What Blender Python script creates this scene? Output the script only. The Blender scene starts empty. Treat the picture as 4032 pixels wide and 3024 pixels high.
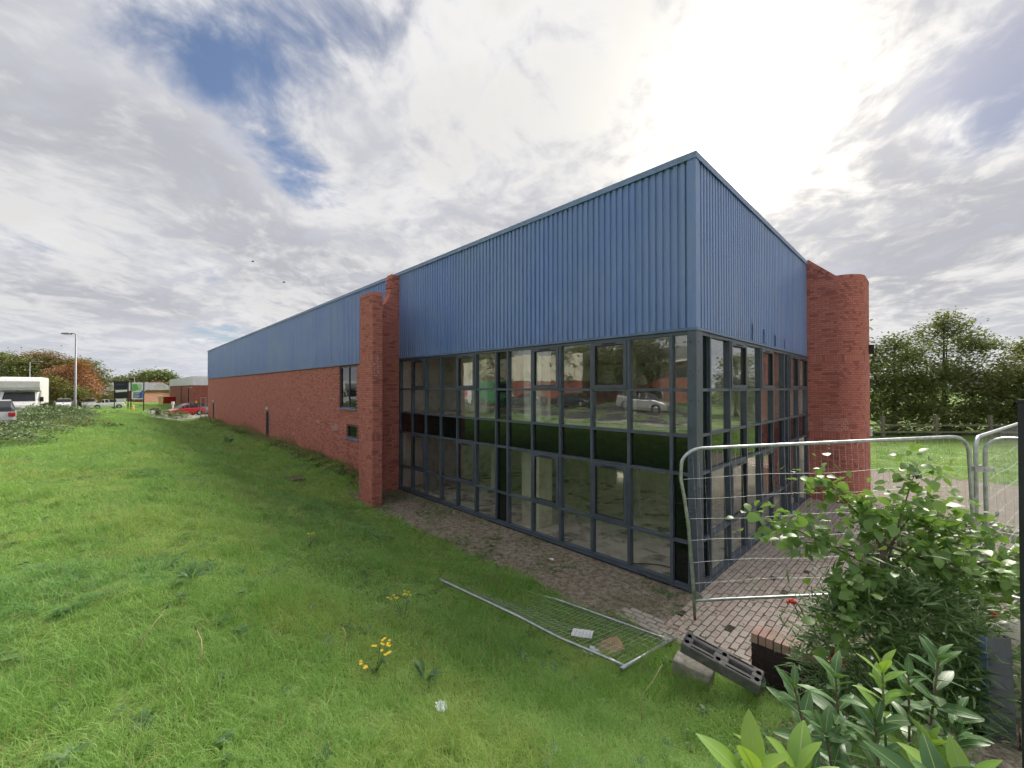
import bpy, math, random
import numpy as np
from mathutils import Vector, Matrix, Euler

random.seed(7)
RNG = np.random.default_rng(11)
R = math.radians
sc = bpy.context.scene
COL = sc.collection

# ---------------------------------------------------------------- camera
CAMZ = 3.832
cam_d = bpy.data.cameras.new('camera')
cam_d.sensor_width = 36.0
cam_d.lens = 36.0 * 1609.77 / 4032.0
cam_d.clip_start = 0.05
cam_d.clip_end = 3000.0
cam = bpy.data.objects.new('camera', cam_d)
cam.location = (0, 0, CAMZ)
cam.rotation_euler = (R(90.60), 0, 0)
COL.objects.link(cam)
sc.camera = cam

# ---------------------------------------------------------------- exposure
sc.view_settings.view_transform = 'Standard'
sc.view_settings.look = 'None'
sc.view_settings.exposure = 1.90
sc.view_settings.gamma = 1.0
sc.view_settings.use_curve_mapping = False
sc.cycles.use_denoising = True
sc.cycles.use_adaptive_sampling = True
sc.cycles.adaptive_threshold = 0.025
sc.cycles.adaptive_min_samples = 10
sc.cycles.max_bounces = 5
sc.cycles.diffuse_bounces = 3
sc.cycles.glossy_bounces = 4
sc.cycles.transmission_bounces = 4
sc.cycles.transparent_max_bounces = 12
sc.cycles.caustics_reflective = False
sc.cycles.caustics_refractive = False
sc.cycles.sample_clamp_indirect = 6.0

# ---------------------------------------------------------------- sun
SUN_AZ, SUN_EL = R(36.0), R(43.0)         # azimuth to the right of +Y, behind the building
SUN = Vector((math.sin(SUN_AZ) * math.cos(SUN_EL), math.cos(SUN_AZ) * math.cos(SUN_EL), math.sin(SUN_EL)))
sun_d = bpy.data.lights.new('sun', 'SUN')
sun_d.energy = 1.38
sun_d.angle = R(22.0)
sun_d.color = (1.0, 0.94, 0.84)
sun = bpy.data.objects.new('sun', sun_d)
sun.rotation_euler = SUN.to_track_quat('Z', 'Y').to_euler()
sun.location = SUN * 60
COL.objects.link(sun)


# ---------------------------------------------------------------- node helper
class NT:
    def __init__(s, tree):
        s.t = tree
        s.n = tree.nodes
        s.l = tree.links

    def node(s, typ, **kw):
        n = s.n.new(typ)
        for k, v in kw.items():
            setattr(n, k, v)
        return n

    def put(s, sock, v):
        if isinstance(v, bpy.types.NodeSocket):
            s.l.new(v, sock)
        elif v is not None:
            sock.default_value = v

    def math(s, op, a, b=None, c=None, clamp=False):
        n = s.node('ShaderNodeMath', operation=op, use_clamp=clamp)
        s.put(n.inputs[0], a)
        s.put(n.inputs[1], b)
        s.put(n.inputs[2], c)
        return n.outputs[0]

    def vmath(s, op, a, b=None):
        n = s.node('ShaderNodeVectorMath', operation=op)
        s.put(n.inputs[0], a)
        if b is not None:
            s.put(n.inputs[1], b)
        return n.outputs['Value'] if op in ('DOT_PRODUCT', 'LENGTH') else n.outputs[0]

    def scale(s, v, f):
        n = s.node('ShaderNodeVectorMath', operation='SCALE')
        s.put(n.inputs[0], v)
        s.put(n.inputs['Scale'], f)
        return n.outputs[0]

    def mix(s, f, a, b, blend='MIX'):
        n = s.node('ShaderNodeMix', data_type='RGBA', blend_type=blend)
        s.put(n.inputs[0], f)
        s.put(n.inputs[6], a)
        s.put(n.inputs[7], b)
        return n.outputs[2]

    def ramp(s, f, lo, hi, a=0.0, b=1.0):
        n = s.node('ShaderNodeMapRange', interpolation_type='SMOOTHSTEP')
        s.put(n.inputs[0], f)
        s.put(n.inputs[1], lo)
        s.put(n.inputs[2], hi)
        s.put(n.inputs[3], a)
        s.put(n.inputs[4], b)
        return n.outputs[0]

    def noise(s, vec, scale, detail=4.0, rough=0.55, dist=0.0):
        n = s.node('ShaderNodeTexNoise')
        if vec is not None:
            s.l.new(vec, n.inputs['Vector'])
        n.inputs['Scale'].default_value = scale
        n.inputs['Detail'].default_value = detail
        n.inputs['Roughness'].default_value = rough
        n.inputs['Distortion'].default_value = dist
        return n.outputs[0]

    def comb(s, x, y, z):
        n = s.node('ShaderNodeCombineXYZ')
        s.put(n.inputs[0], x)
        s.put(n.inputs[1], y)
        s.put(n.inputs[2], z)
        return n.outputs[0]

    def sep(s, v):
        n = s.node('ShaderNodeSeparateXYZ')
        s.l.new(v, n.inputs[0])
        return n.outputs


def c4(c):
    return (c[0], c[1], c[2], 1.0)


# ---------------------------------------------------------------- sky
world = bpy.data.worlds.new('World')
sc.world = world
world.use_nodes = True
w = NT(world.node_tree)
for n in list(w.n):
    w.n.remove(n)
tc = w.node('ShaderNodeTexCoord').outputs['Generated']
d = w.vmath('NORMALIZE', tc)
dx, dy, dz = w.sep(d)
dzc = w.math('ADD', w.math('MAXIMUM', dz, 0.0), 0.17)
p = w.comb(w.math('DIVIDE', dx, dzc), w.math('DIVIDE', dy, dzc), 0.0)
sky = w.node('ShaderNodeTexSky')
sky.sky_type = 'NISHITA'
sky.sun_disc = False
sky.sun_elevation = SUN_EL
sky.sun_rotation = SUN_AZ
sky.air_density = 1.0
sky.dust_density = 1.2
sky.ozone_density = 1.6
warp = w.noise(p, 1.6, 2.0, 0.5)
pw = w.vmath('ADD', p, w.scale(w.comb(warp, w.noise(w.vmath('ADD', p, (7.3, 2.1, 0)), 1.6, 2.0, 0.5), 0.0), 0.35))
mp = w.node('ShaderNodeMapping')
mp.inputs['Rotation'].default_value = (0, 0, R(28))
mp.inputs['Scale'].default_value = (1.15, 0.95, 1.0)
w.l.new(pw, mp.inputs['Vector'])
pm = mp.outputs[0]
n_big = w.noise(pm, 1.1, 6.0, 0.55, 0.15)
n_mid = w.noise(w.vmath('ADD', pm, (3.7, 9.1, 0)), 4.2, 6.0, 0.58, 0.1)
n_fine = w.noise(w.vmath('ADD', pm, (21.7, 3.3, 0)), 11.0, 4.0, 0.6, 0.2)
n_low = w.noise(w.vmath('ADD', pm, (13.7, 4.1, 0)), 0.85, 3.0, 0.5, 0.2)


def gap(cx, cy, ax, ay, la, lb):
    q = w.vmath('SUBTRACT', p, (cx, cy, 0))
    L = math.hypot(ax, ay)
    u = w.math('DIVIDE', w.vmath('DOT_PRODUCT', q, (ax / L, ay / L, 0)), la)
    v = w.math('DIVIDE', w.vmath('DOT_PRODUCT', q, (-ay / L, ax / L, 0)), lb)
    r = w.math('ADD', w.math('MULTIPLY', u, u), w.math('MULTIPLY', v, v))
    return w.math('POWER', 2.718, w.math('MULTIPLY', r, -1.0))


holes = w.math('ADD', w.math('ADD', w.math('MULTIPLY', gap(-0.60, 0.90, 1.0, 0.0, 0.50, 0.20), 0.225),
                             w.math('MULTIPLY', gap(-0.70, 1.22, -0.20, 0.95, 0.42, 0.15), 0.24)),
               w.math('ADD', w.math('MULTIPLY', gap(1.20, 1.00, 0.8, 0.6, 0.30, 0.14), 0.30),
                      w.math('MULTIPLY', gap(-2.1, 2.9, -0.6, 0.8, 0.8, 0.22), 0.18)))
cover = w.math('SUBTRACT', w.math('ADD', w.math('ADD', w.math('MULTIPLY', n_big, 0.62), w.math('MULTIPLY', n_fine, 0.16)), w.math('MULTIPLY', n_mid, 0.36)), holes)
mask = w.ramp(cover, 0.27, 0.46)
GLOW = Vector((math.sin(R(31)) * math.cos(R(29)), math.cos(R(31)) * math.cos(R(29)), math.sin(R(29))))     # brightest, thinnest part of the cloud
cosn = w.math('MAXIMUM', w.vmath('DOT_PRODUCT', d, tuple(GLOW)), 0.0)
g1 = w.math('POWER', cosn, 5.0)
g2 = w.math('POWER', cosn, 34.0)
g3 = w.math('POWER', cosn, 150.0)
body = w.math('ADD', w.math('ADD', w.math('MULTIPLY', n_low, 0.40), w.math('MULTIPLY', n_fine, 0.22)), w.math('MULTIPLY', n_mid, 0.38))
lum = w.ramp(body, 0.43, 0.57, 0.142, 0.205)
# thinner edges of the cloud are the brighter ones
lum = w.math('ADD', lum, w.math('MULTIPLY', w.ramp(cover, 0.60, 0.42), 0.030))
grey = w.mix(w.ramp(body, 0.36, 0.62), (0.93, 0.95, 1.06, 1), (1.0, 0.99, 0.98, 1))
cloud = w.scale(grey, lum)
glow_t = w.ramp(body, 0.40, 0.60, 0.18, 1.2)
warm = w.math('MULTIPLY', w.math('ADD', w.math('ADD', w.math('MULTIPLY', g1, 0.032), w.math('MULTIPLY', g2, 0.09)),
                                 w.math('MULTIPLY', g3, 1.1)), glow_t)
cloud = w.vmath('ADD', cloud, w.scale(w.comb(1.0, 0.89, 0.68), warm))
blue = w.scale(w.vmath('MULTIPLY', sky.outputs[0], (0.74, 0.74, 0.78)), w.ramp(cosn, 0.55, 0.95, 0.040, 0.022))
blue = w.vmath('ADD', blue, w.scale(w.comb(1.0, 0.95, 0.86), w.math('MULTIPLY', g3, 1.2)))
hz = w.ramp(dz, 0.0, 0.16, 0.55, 0.0)
colr = w.mix(mask, blue, cloud)
colr = w.mix(hz, colr, (0.19, 0.20, 0.22, 1))
bg = w.node('ShaderNodeBackground')
w.l.new(w.scale(colr, 10.0), bg.inputs['Color'])
bg.inputs['Strength'].default_value = 0.1
out = w.node('ShaderNodeOutputWorld')
w.l.new(bg.outputs[0], out.inputs['Surface'])
world.cycles.sampling_method = 'MANUAL'
world.cycles.sample_map_resolution = 512


# ---------------------------------------------------------------- materials
MATS = {}


def new_mat(name):
    m = bpy.data.materials.new(name)
    m.use_nodes = True
    t = NT(m.node_tree)
    bs = t.n.get('Principled BSDF')
    MATS[name] = m
    return m, t, bs


def M(name, col, rough=0.6, metal=0.0, var=0.0, vscale=6.0, bump=0.0, bscale=30.0, spec=0.5, dirt=None, dscale=2.0, damt=0.5, coat=0.0):
    m, t, bs = new_mat(name)
    tcn = t.node('ShaderNodeTexCoord').outputs['Object']
    bs.inputs['Roughness'].default_value = rough
    bs.inputs['Metallic'].default_value = metal
    bs.inputs['Specular IOR Level'].default_value = spec
    bs.inputs['Coat Weight'].default_value = coat
    if coat:
        bs.inputs['Coat Roughness'].default_value = 0.08
    c = None
    if var:
        n = t.noise(tcn, vscale, 5.0, 0.6)
        lo = tuple(max(0, x * (1 - var)) for x in col)
        hi = tuple(x * (1 + var) for x in col)
        c = t.mix(t.ramp(n, 0.3, 0.7), c4(lo), c4(hi))
        t.l.new(t.ramp(n, 0.25, 0.75, max(0.02, rough - 0.1), min(1, rough + 0.1)), bs.inputs['Roughness'])
    if dirt:
        n = t.noise(t.vmath('ADD', tcn, (5.1, 1.7, 3.3)), dscale, 7.0, 0.62, 0.3)
        c = t.mix(t.ramp(n, 0.50, 0.66, 0.0, damt), c if c is not None else c4(col), c4(dirt))
    if c is not None:
        t.l.new(c, bs.inputs['Base Color'])
    else:
        bs.inputs['Base Color'].default_value = c4(col)
    if bump:
        b = t.node('ShaderNodeBump')
        b.inputs['Strength'].default_value = bump
        b.inputs['Distance'].default_value = 0.02
        t.l.new(t.noise(tcn, bscale, 6.0, 0.6), b.inputs['Height'])
        t.l.new(b.outputs[0], bs.inputs['Normal'])
    return m


def leaf_mat(name, col, col2, rough=0.45, trans=0.3, wscale=0.6, spec=0.5, tcol=None):
    m, t, bs = new_mat(name)
    geo = t.node('ShaderNodeNewGeometry')
    oi = t.node('ShaderNodeObjectInfo').outputs['Random']
    rnd = t.math('FRACT', t.math('ADD', geo.outputs['Random Per Island'], oi))
    n = t.noise(geo.outputs['Position'], wscale, 3.0, 0.5)
    f = t.math('ADD', t.math('MULTIPLY', rnd, 0.65), t.math('MULTIPLY', t.ramp(n, 0.3, 0.7), 0.45), clamp=True)
    c = t.mix(f, c4(col), c4(col2))
    t.l.new(c, bs.inputs['Base Color'])
    bs.inputs['Roughness'].default_value = rough
    bs.inputs['Specular IOR Level'].default_value = spec
    tr = t.node('ShaderNodeBsdfTranslucent')
    if tcol:
        t.l.new(t.mix(0.65, c, c4(tcol)), tr.inputs['Color'])
    else:
        t.l.new(c, tr.inputs['Color'])
    mx = t.node('ShaderNodeMixShader')
    mx.inputs[0].default_value = trans
    t.l.new(bs.outputs[0], mx.inputs[1])
    t.l.new(tr.outputs[0], mx.inputs[2])
    t.l.new(mx.outputs[0], t.n['Material Output'].inputs['Surface'])
    return m


def glass_mat(name, tint, f0=0.23, rough=0.0):
    m, t, bs = new_mat(name)
    t.n.remove(bs)
    tr = t.node('ShaderNodeBsdfTransparent')
    tr.inputs[0].default_value = c4(tint)
    gl = t.node('ShaderNodeBsdfGlossy')
    gl.inputs['Roughness'].default_value = rough
    gl.inputs['Color'].default_value = (0.93, 0.97, 0.97, 1)
    tcn = t.node('ShaderNodeTexCoord').outputs['Object']
    b = t.node('ShaderNodeBump')
    b.inputs['Strength'].default_value = 0.02
    b.inputs['Distance'].default_value = 0.05
    t.l.new(t.noise(tcn, 2.2, 2.0, 0.5), b.inputs['Height'])
    t.l.new(b.outputs[0], gl.inputs['Normal'])
    dust = t.node('ShaderNodeBsdfDiffuse')
    dust.inputs['Color'].default_value = (0.62, 0.60, 0.55, 1)
    # reflection rises with the angle, the same from both sides
    geo = t.node('ShaderNodeNewGeometry')
    cs = t.math('ABSOLUTE', t.vmath('DOT_PRODUCT', geo.outputs['Normal'], geo.outputs['Incoming']))
    fr = t.math('ADD', f0, t.math('MULTIPLY', 1.0 - f0, t.math('POWER', t.math('SUBTRACT', 1.0, cs), 4.0)), clamp=True)
    mx = t.node('ShaderNodeMixShader')
    t.l.new(fr, mx.inputs[0])
    t.l.new(tr.outputs[0], mx.inputs[1])
    t.l.new(gl.outputs[0], mx.inputs[2])
    # dust and dried rain marks on the outside
    mp_ = t.node('ShaderNodeMapping')
    mp_.inputs['Scale'].default_value = (3.0, 3.0, 0.7)
    t.l.new(tcn, mp_.inputs['Vector'])
    md = t.node('ShaderNodeMixShader')
    t.l.new(t.ramp(t.noise(mp_.outputs[0], 3.0, 6.0, 0.65), 0.45, 0.75, 0.012, 0.10), md.inputs[0])
    t.l.new(mx.outputs[0], md.inputs[1])
    t.l.new(dust.outputs[0], md.inputs[2])
    t.l.new(md.outputs[0], t.n['Material Output'].inputs['Surface'])
    return m


def brick_mat(name, cols, rough=0.82):
    """colour of each brick from its own random number"""
    m, t, bs = new_mat(name)
    at = t.node('ShaderNodeAttribute')
    at.attribute_name = 'rnd'
    oi = t.node('ShaderNodeObjectInfo').outputs['Random']
    geo = t.node('ShaderNodeNewGeometry').outputs['Position']
    tcn = geo
    r = t.math('FRACT', t.math('ADD', at.outputs['Fac'], oi))
    c = t.mix(r, c4(cols[0]), c4(cols[1]))
    c = t.mix(t.ramp(t.math('FRACT', t.math('MULTIPLY', r, 7.31)), 0.72, 0.98), c, c4(cols[2]))
    n = t.noise(tcn, 22.0, 5.0, 0.65)
    c = t.mix(t.ramp(n, 0.35, 0.75, 0.0, 0.16), c, c4([x * 0.55 for x in cols[0]]))
    n2 = t.noise(tcn, 0.55, 5.0, 0.6)
    c = t.mix(t.ramp(n2, 0.44, 0.76, 0.0, 0.20), c, c4([x * 0.70 for x in cols[1]]))
    pale = t.ramp(at.outputs['Fac'], 1.5, 1.6, 0.0, 0.75)
    c = t.mix(pale, c, (0.52, 0.36, 0.33, 1))
    t.l.new(c, bs.inputs['Base Color'])
    bs.inputs['Roughness'].default_value = rough
    bs.inputs['Specular IOR Level'].default_value = 0.25
    b = t.node('ShaderNodeBump')
    b.inputs['Strength'].default_value = 0.35
    b.inputs['Distance'].default_value = 0.006
    t.l.new(t.noise(tcn, 130.0, 3.0, 0.6), b.inputs['Height'])
    t.l.new(b.outputs[0], bs.inputs['Normal'])
    return m


def mat_cladding():
    m, t, bs = new_mat('blue_cladding')
    geo = t.node('ShaderNodeNewGeometry').outputs['Position']
    oi = t.node('ShaderNodeObjectInfo').outputs['Random']
    st = t.node('ShaderNodeMapping')
    st.inputs['Scale'].default_value = (5.0, 5.0, 0.35)
    t.l.new(geo, st.inputs['Vector'])
    n = t.noise(st.outputs[0], 1.2, 6.0, 0.6)
    c = t.mix(t.ramp(n, 0.3, 0.72), (0.145, 0.250, 0.55, 1), (0.185, 0.300, 0.62, 1))
    c = t.mix(t.math('MULTIPLY', oi, 0.45), c, (0.20, 0.31, 0.58, 1))
    n3 = t.noise(geo, 0.35, 4.0, 0.6)
    c = t.mix(t.ramp(n3, 0.38, 0.68, 0.0, 0.42), c, (0.26, 0.35, 0.54, 1))
    streak = t.node('ShaderNodeMapping')
    streak.inputs['Scale'].default_value = (9.0, 9.0, 0.16)
    t.l.new(geo, streak.inputs['Vector'])
    c = t.mix(t.ramp(t.noise(streak.outputs[0], 1.3, 5.0, 0.65), 0.54, 0.72, 0.0, 0.34), c, (0.095, 0.16, 0.31, 1))
    zz = t.sep(geo)[2]
    foot = t.math('MULTIPLY', t.ramp(zz, 5.9, 4.95), t.ramp(t.noise(st.outputs[0], 2.6, 5.0, 0.65), 0.42, 0.66))
    c = t.mix(t.math('MULTIPLY', foot, 0.35), c, (0.075, 0.115, 0.20, 1))
    n2 = t.noise(geo, 7.0, 6.0, 0.7)
    c = t.mix(t.ramp(n2, 0.66, 0.74, 0.0, 0.22), c, (0.30, 0.35, 0.40, 1))
    t.l.new(c, bs.inputs['Base Color'])
    t.l.new(t.ramp(n, 0.2, 0.8, 0.30, 0.46), bs.inputs['Roughness'])
    bs.inputs['Specular IOR Level'].default_value = 0.6
    return m


BRICKC = [(0.53, 0.185, 0.150), (0.62, 0.245, 0.195), (0.36, 0.130, 0.118)]
mat_brick = brick_mat('red_brick', BRICKC)
mat_mortar = M('red_mortar', (0.235, 0.098, 0.082), 0.9, var=0.25, vscale=9)
mat_mortar_pale = M('pale_repointing', (0.56, 0.46, 0.43), 0.9, var=0.15, vscale=20)
mat_clad = mat_cladding()
mat_flash = M('blue_capping', (0.20, 0.30, 0.50), 0.45, var=0.12, vscale=3)
mat_flash_blue = M('blue_flashing', (0.13, 0.20, 0.33), 0.4, var=0.15, vscale=3)
mat_frame = M('grey_aluminium', (0.085, 0.108, 0.145), 0.42, var=0.14, vscale=4, spec=0.6)
mat_sash = M('dark_aluminium', (0.082, 0.098, 0.132), 0.42, var=0.12, vscale=4, spec=0.6)
mat_gasket = M('black_rubber', (0.012, 0.013, 0.016), 0.6)
mat_glass = glass_mat('window_glass', (0.95, 0.98, 0.95))
mat_spandrel = M('dark_spandrel_glass', (0.006, 0.011, 0.010), 0.03, spec=0.75)
mat_concrete = M('dusty_concrete', (0.80, 0.76, 0.65), 0.8, var=0.22, vscale=1.5, dirt=(0.085, 0.075, 0.06), dscale=1.7, damt=0.85)
mat_plaster = M('cream_plaster', (0.78, 0.74, 0.60), 0.85, var=0.10, vscale=2, dirt=(0.33, 0.30, 0.23), dscale=1.1, damt=0.6)
mat_white_wall = M('white_plaster', (0.78, 0.78, 0.74), 0.85, var=0.08, vscale=2, dirt=(0.30, 0.29, 0.27), dscale=1.6, damt=0.6)
mat_block = M('grey_blockwork', (0.36, 0.35, 0.31), 0.9, var=0.2, vscale=5)
mat_ceiling = M('dark_ceiling', (0.45, 0.45, 0.43), 0.9, var=0.2)
mat_roof = M('roof_sheet', (0.34, 0.36, 0.37), 0.6, var=0.15)
mat_plinth = M('black_plinth', (0.020, 0.021, 0.025), 0.75, var=0.3, vscale=8)
mat_door = M('navy_door', (0.022, 0.030, 0.055), 0.45, var=0.15)
mat_white = M('white_paint', (0.75, 0.75, 0.73), 0.45, var=0.06)
mat_galv = M('galvanised_steel', (0.50, 0.53, 0.55), 0.38, metal=0.75, var=0.22, vscale=14)
mat_wire = M('galvanised_wire', (0.62, 0.64, 0.65), 0.5, metal=0.1)
mat_rust = M('rusty_tip', (0.24, 0.06, 0.035), 0.85, var=0.3, vscale=30)
mat_blockfoot = M('grey_moulded_foot', (0.135, 0.135, 0.14), 0.85, var=0.25, vscale=12, bump=0.4, bscale=120, dirt=(0.30, 0.28, 0.25), dscale=5, damt=0.4)
mat_conc_block = M('weathered_concrete_block', (0.37, 0.345, 0.30), 0.9, var=0.25, vscale=12, bump=0.5, bscale=60, dirt=(0.12, 0.115, 0.10), dscale=4, damt=0.5)
mat_black = M('black_plastic', (0.018, 0.018, 0.020), 0.5)
mat_hole_shade = M('painted_socket_shade', (0.004, 0.004, 0.004), 1.0, spec=0.0)  # flat black painted for the shade inside sockets and grooves
mat_paver = brick_mat('paver_clay', [(0.43, 0.355, 0.310), (0.54, 0.465, 0.415), (0.47, 0.435, 0.39)], 0.85)
mat_dark_brick = brick_mat('dark_engineering_brick', [(0.040, 0.028, 0.032), (0.070, 0.045, 0.047), (0.055, 0.040, 0.045)], 0.7)
mat_cope = brick_mat('coping_brick', [(0.46, 0.30, 0.25), (0.52, 0.36, 0.31), (0.42, 0.29, 0.26)], 0.85)
mat_joint = M('dark_joint_sand', (0.060, 0.045, 0.038), 0.95, var=0.4, vscale=20)
mat_mortar_dark = M('dark_wall_mortar', (0.085, 0.070, 0.068), 0.9, var=0.3, vscale=20)
mat_asphalt = M('asphalt', (0.060, 0.060, 0.062), 0.9, var=0.25, vscale=2.5, bump=0.3, bscale=80)
mat_asphalt_pale = M('sunlit_tone_asphalt', (0.26, 0.25, 0.235), 0.9, var=0.2, vscale=1.0)  # sunlight on the yard put into the base colour
mat_kerb = M('concrete_kerb', (0.36, 0.355, 0.34), 0.85, var=0.18, vscale=3)
mat_line = M('road_paint', (0.72, 0.71, 0.68), 0.7, var=0.15, vscale=6)
mat_bark = M('bark', (0.085, 0.068, 0.052), 0.9, var=0.35, vscale=18, bump=0.6, bscale=40)
mat_stem = M('green_stem', (0.14, 0.20, 0.06), 0.6, var=0.2, vscale=20)
mat_twig = M('brown_twig', (0.15, 0.115, 0.085), 0.85, var=0.3, vscale=20)
mat_timber = M('weathered_timber', (0.21, 0.19, 0.155), 0.9, var=0.25, vscale=10, bump=0.3)
mat_grass = leaf_mat('grass_blade', (0.145, 0.335, 0.065), (0.40, 0.59, 0.175), 0.5, 0.42, 0.55, 0.35, (0.38, 0.60, 0.11))
mat_grass_b = leaf_mat('blue_green_grass', (0.105, 0.270, 0.075), (0.26, 0.46, 0.155), 0.5, 0.38, 0.9, 0.35, (0.26, 0.48, 0.11))
mat_grass_y = leaf_mat('yellow_green_grass', (0.22, 0.36, 0.07), (0.50, 0.63, 0.20), 0.5, 0.42, 0.9, 0.35, (0.56, 0.64, 0.13))
mat_grass_dry = leaf_mat('dry_grass', (0.30, 0.24, 0.12), (0.42, 0.34, 0.18), 0.7, 0.3, 2.0, 0.2)
mat_weed = leaf_mat('broad_weed', (0.070, 0.165, 0.050), (0.15, 0.26, 0.095), 0.5, 0.28, 2.0, 0.4)
mat_laurel = leaf_mat('laurel_leaf', (0.045, 0.125, 0.042), (0.095, 0.20, 0.062), 0.40, 0.18, 3.0, 0.55, (0.20, 0.34, 0.05))
mat_laurel_y = leaf_mat('young_laurel_leaf', (0.15, 0.30, 0.05), (0.29, 0.45, 0.085), 0.30, 0.30, 3.0, 0.6, (0.36, 0.50, 0.04))
mat_rib = M('pale_midrib', (0.30, 0.40, 0.14), 0.5)
mat_round = leaf_mat('round_leaf', (0.11, 0.225, 0.065), (0.26, 0.41, 0.12), 0.36, 0.36, 2.0, 0.6, (0.27, 0.44, 0.04))
mat_narrow = leaf_mat('narrow_leaf', (0.075, 0.16, 0.048), (0.18, 0.29, 0.095), 0.42, 0.24, 2.0, 0.5)
mat_ivy = leaf_mat('dark_ground_leaf', (0.030, 0.075, 0.024), (0.075, 0.130, 0.040), 0.4, 0.2, 2.0, 0.5)
mat_tree_dark = leaf_mat('dark_tree_leaf', (0.115, 0.135, 0.062), (0.235, 0.245, 0.115), 0.5, 0.45, 0.25, 0.4, (0.22, 0.28, 0.05))
mat_tree_olive = leaf_mat('olive_tree_leaf', (0.13, 0.165, 0.045), (0.29, 0.30, 0.09), 0.5, 0.30, 0.25, 0.4)
mat_tree_green = leaf_mat('mid_green_tree_leaf', (0.10, 0.155, 0.04), (0.22, 0.275, 0.08), 0.5, 0.30, 0.25, 0.4)
mat_tree_red = leaf_mat('russet_tree_leaf', (0.36, 0.16, 0.085), (0.54, 0.30, 0.16), 0.5, 0.3, 0.3, 0.35)
mat_tree_brown = leaf_mat('brown_tree_leaf', (0.20, 0.125, 0.055), (0.36, 0.23, 0.10), 0.5, 0.3, 0.3, 0.35)
mat_tree_gold = leaf_mat('golden_tree_leaf', (0.30, 0.19, 0.03), (0.46, 0.26, 0.05), 0.5, 0.35, 0.3, 0.35)
mat_bramble = leaf_mat('bramble_leaf', (0.09, 0.155, 0.055), (0.27, 0.33, 0.15), 0.42, 0.24, 0.8, 0.5)
mat_yellow = M('yellow_petal', (0.75, 0.52, 0.02), 0.6)
mat_red = M('red_petal', (0.62, 0.035, 0.02), 0.55)
mat_petal = M('white_petal', (0.80, 0.80, 0.76), 0.6)
mat_litter = leaf_mat('dead_leaf', (0.16, 0.115, 0.075), (0.52, 0.43, 0.31), 0.8, 0.12, 3.0, 0.2)
mat_soil = M('bare_soil', (0.13, 0.105, 0.08), 0.95, var=0.4, vscale=14, bump=0.6, bscale=50)
mat_card = M('wet_cardboard', (0.30, 0.215, 0.125), 0.85, var=0.2, vscale=10)
mat_paper = M('white_paper', (0.80, 0.81, 0.82), 0.6)
mat_print = M('grey_print', (0.28, 0.30, 0.34), 0.7)
mat_tarp = M('white_tarpaulin', (0.72, 0.71, 0.68), 0.5, var=0.08, vscale=4)
mat_post = M('anthracite_steel', (0.030, 0.034, 0.044), 0.45, var=0.2, vscale=12)
mat_sheet = M('anthracite_sheet', (0.085, 0.105, 0.135), 0.42, var=0.15, vscale=5, dirt=(0.05, 0.06, 0.06), dscale=3, damt=0.6)
mat_bottle = M('clear_bottle', (0.33, 0.37, 0.38), 0.15, spec=0.7)
mat_orange = M('orange_cap', (0.85, 0.12, 0.02), 0.45)
mat_plastic_bag = M('pale_plastic', (0.62, 0.70, 0.72), 0.35)
mat_tyre = M('tyre', (0.018, 0.018, 0.019), 0.85)
mat_rim = M('alloy', (0.45, 0.46, 0.48), 0.35, metal=0.8)
mat_carglass = M('car_glass', (0.018, 0.022, 0.026), 0.12, spec=0.45)
mat_lamp = M('clear_lamp', (0.70, 0.72, 0.74), 0.12, spec=0.8)
mat_tail = M('red_lamp', (0.55, 0.02, 0.02), 0.2, spec=0.7)
mat_plate = M('number_plate', (0.78, 0.78, 0.74), 0.5)


def paint(name, col, metal=0.0):
    return M(name, col, 0.32, metal, coat=0.7)


P_RED = paint('red_paint', (0.48, 0.012, 0.022))
P_WHITE = paint('white_car_paint', (0.76, 0.76, 0.75))
P_SILVER = paint('silver_paint', (0.50, 0.50, 0.50), 0.4)
P_GREY = paint('grey_paint', (0.13, 0.14, 0.15), 0.3)
P_BLACK = paint('black_paint', (0.020, 0.022, 0.026))
P_GREEN = paint('green_paint', (0.045, 0.24, 0.085))
mat_yellow_paint = M('yellow_paint', (0.78, 0.50, 0.03), 0.5)
mat_green_print = M('green_print', (0.16, 0.50, 0.12), 0.5)
mat_blue_print = M('blue_print', (0.06, 0.17, 0.55), 0.5)
mat_navy_print = M('navy_print', (0.03, 0.06, 0.24), 0.5)
mat_white_print = M('white_print', (0.78, 0.82, 0.80), 0.5)
mat_red_print = M('red_print', (0.62, 0.012, 0.03), 0.5)
mat_cream_clad = M('cream_cladding', (0.76, 0.72, 0.58), 0.6, var=0.08, vscale=1)
mat_grey_clad = M('pale_grey_cladding', (0.78, 0.80, 0.82), 0.5, var=0.08, vscale=1)
mat_far_brick = M('far_brick', (0.30, 0.10, 0.070), 0.9, var=0.25, vscale=2.5)
mat_far_brick2 = M('far_orange_brick', (0.37, 0.19, 0.13), 0.9, var=0.2, vscale=2.5)
mat_slate = M('grey_roof_tile', (0.23, 0.23, 0.24), 0.8, var=0.2, vscale=1.5)
mat_lamp_col = M('lamp_column', (0.33, 0.34, 0.36), 0.5, metal=0.3)


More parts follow.
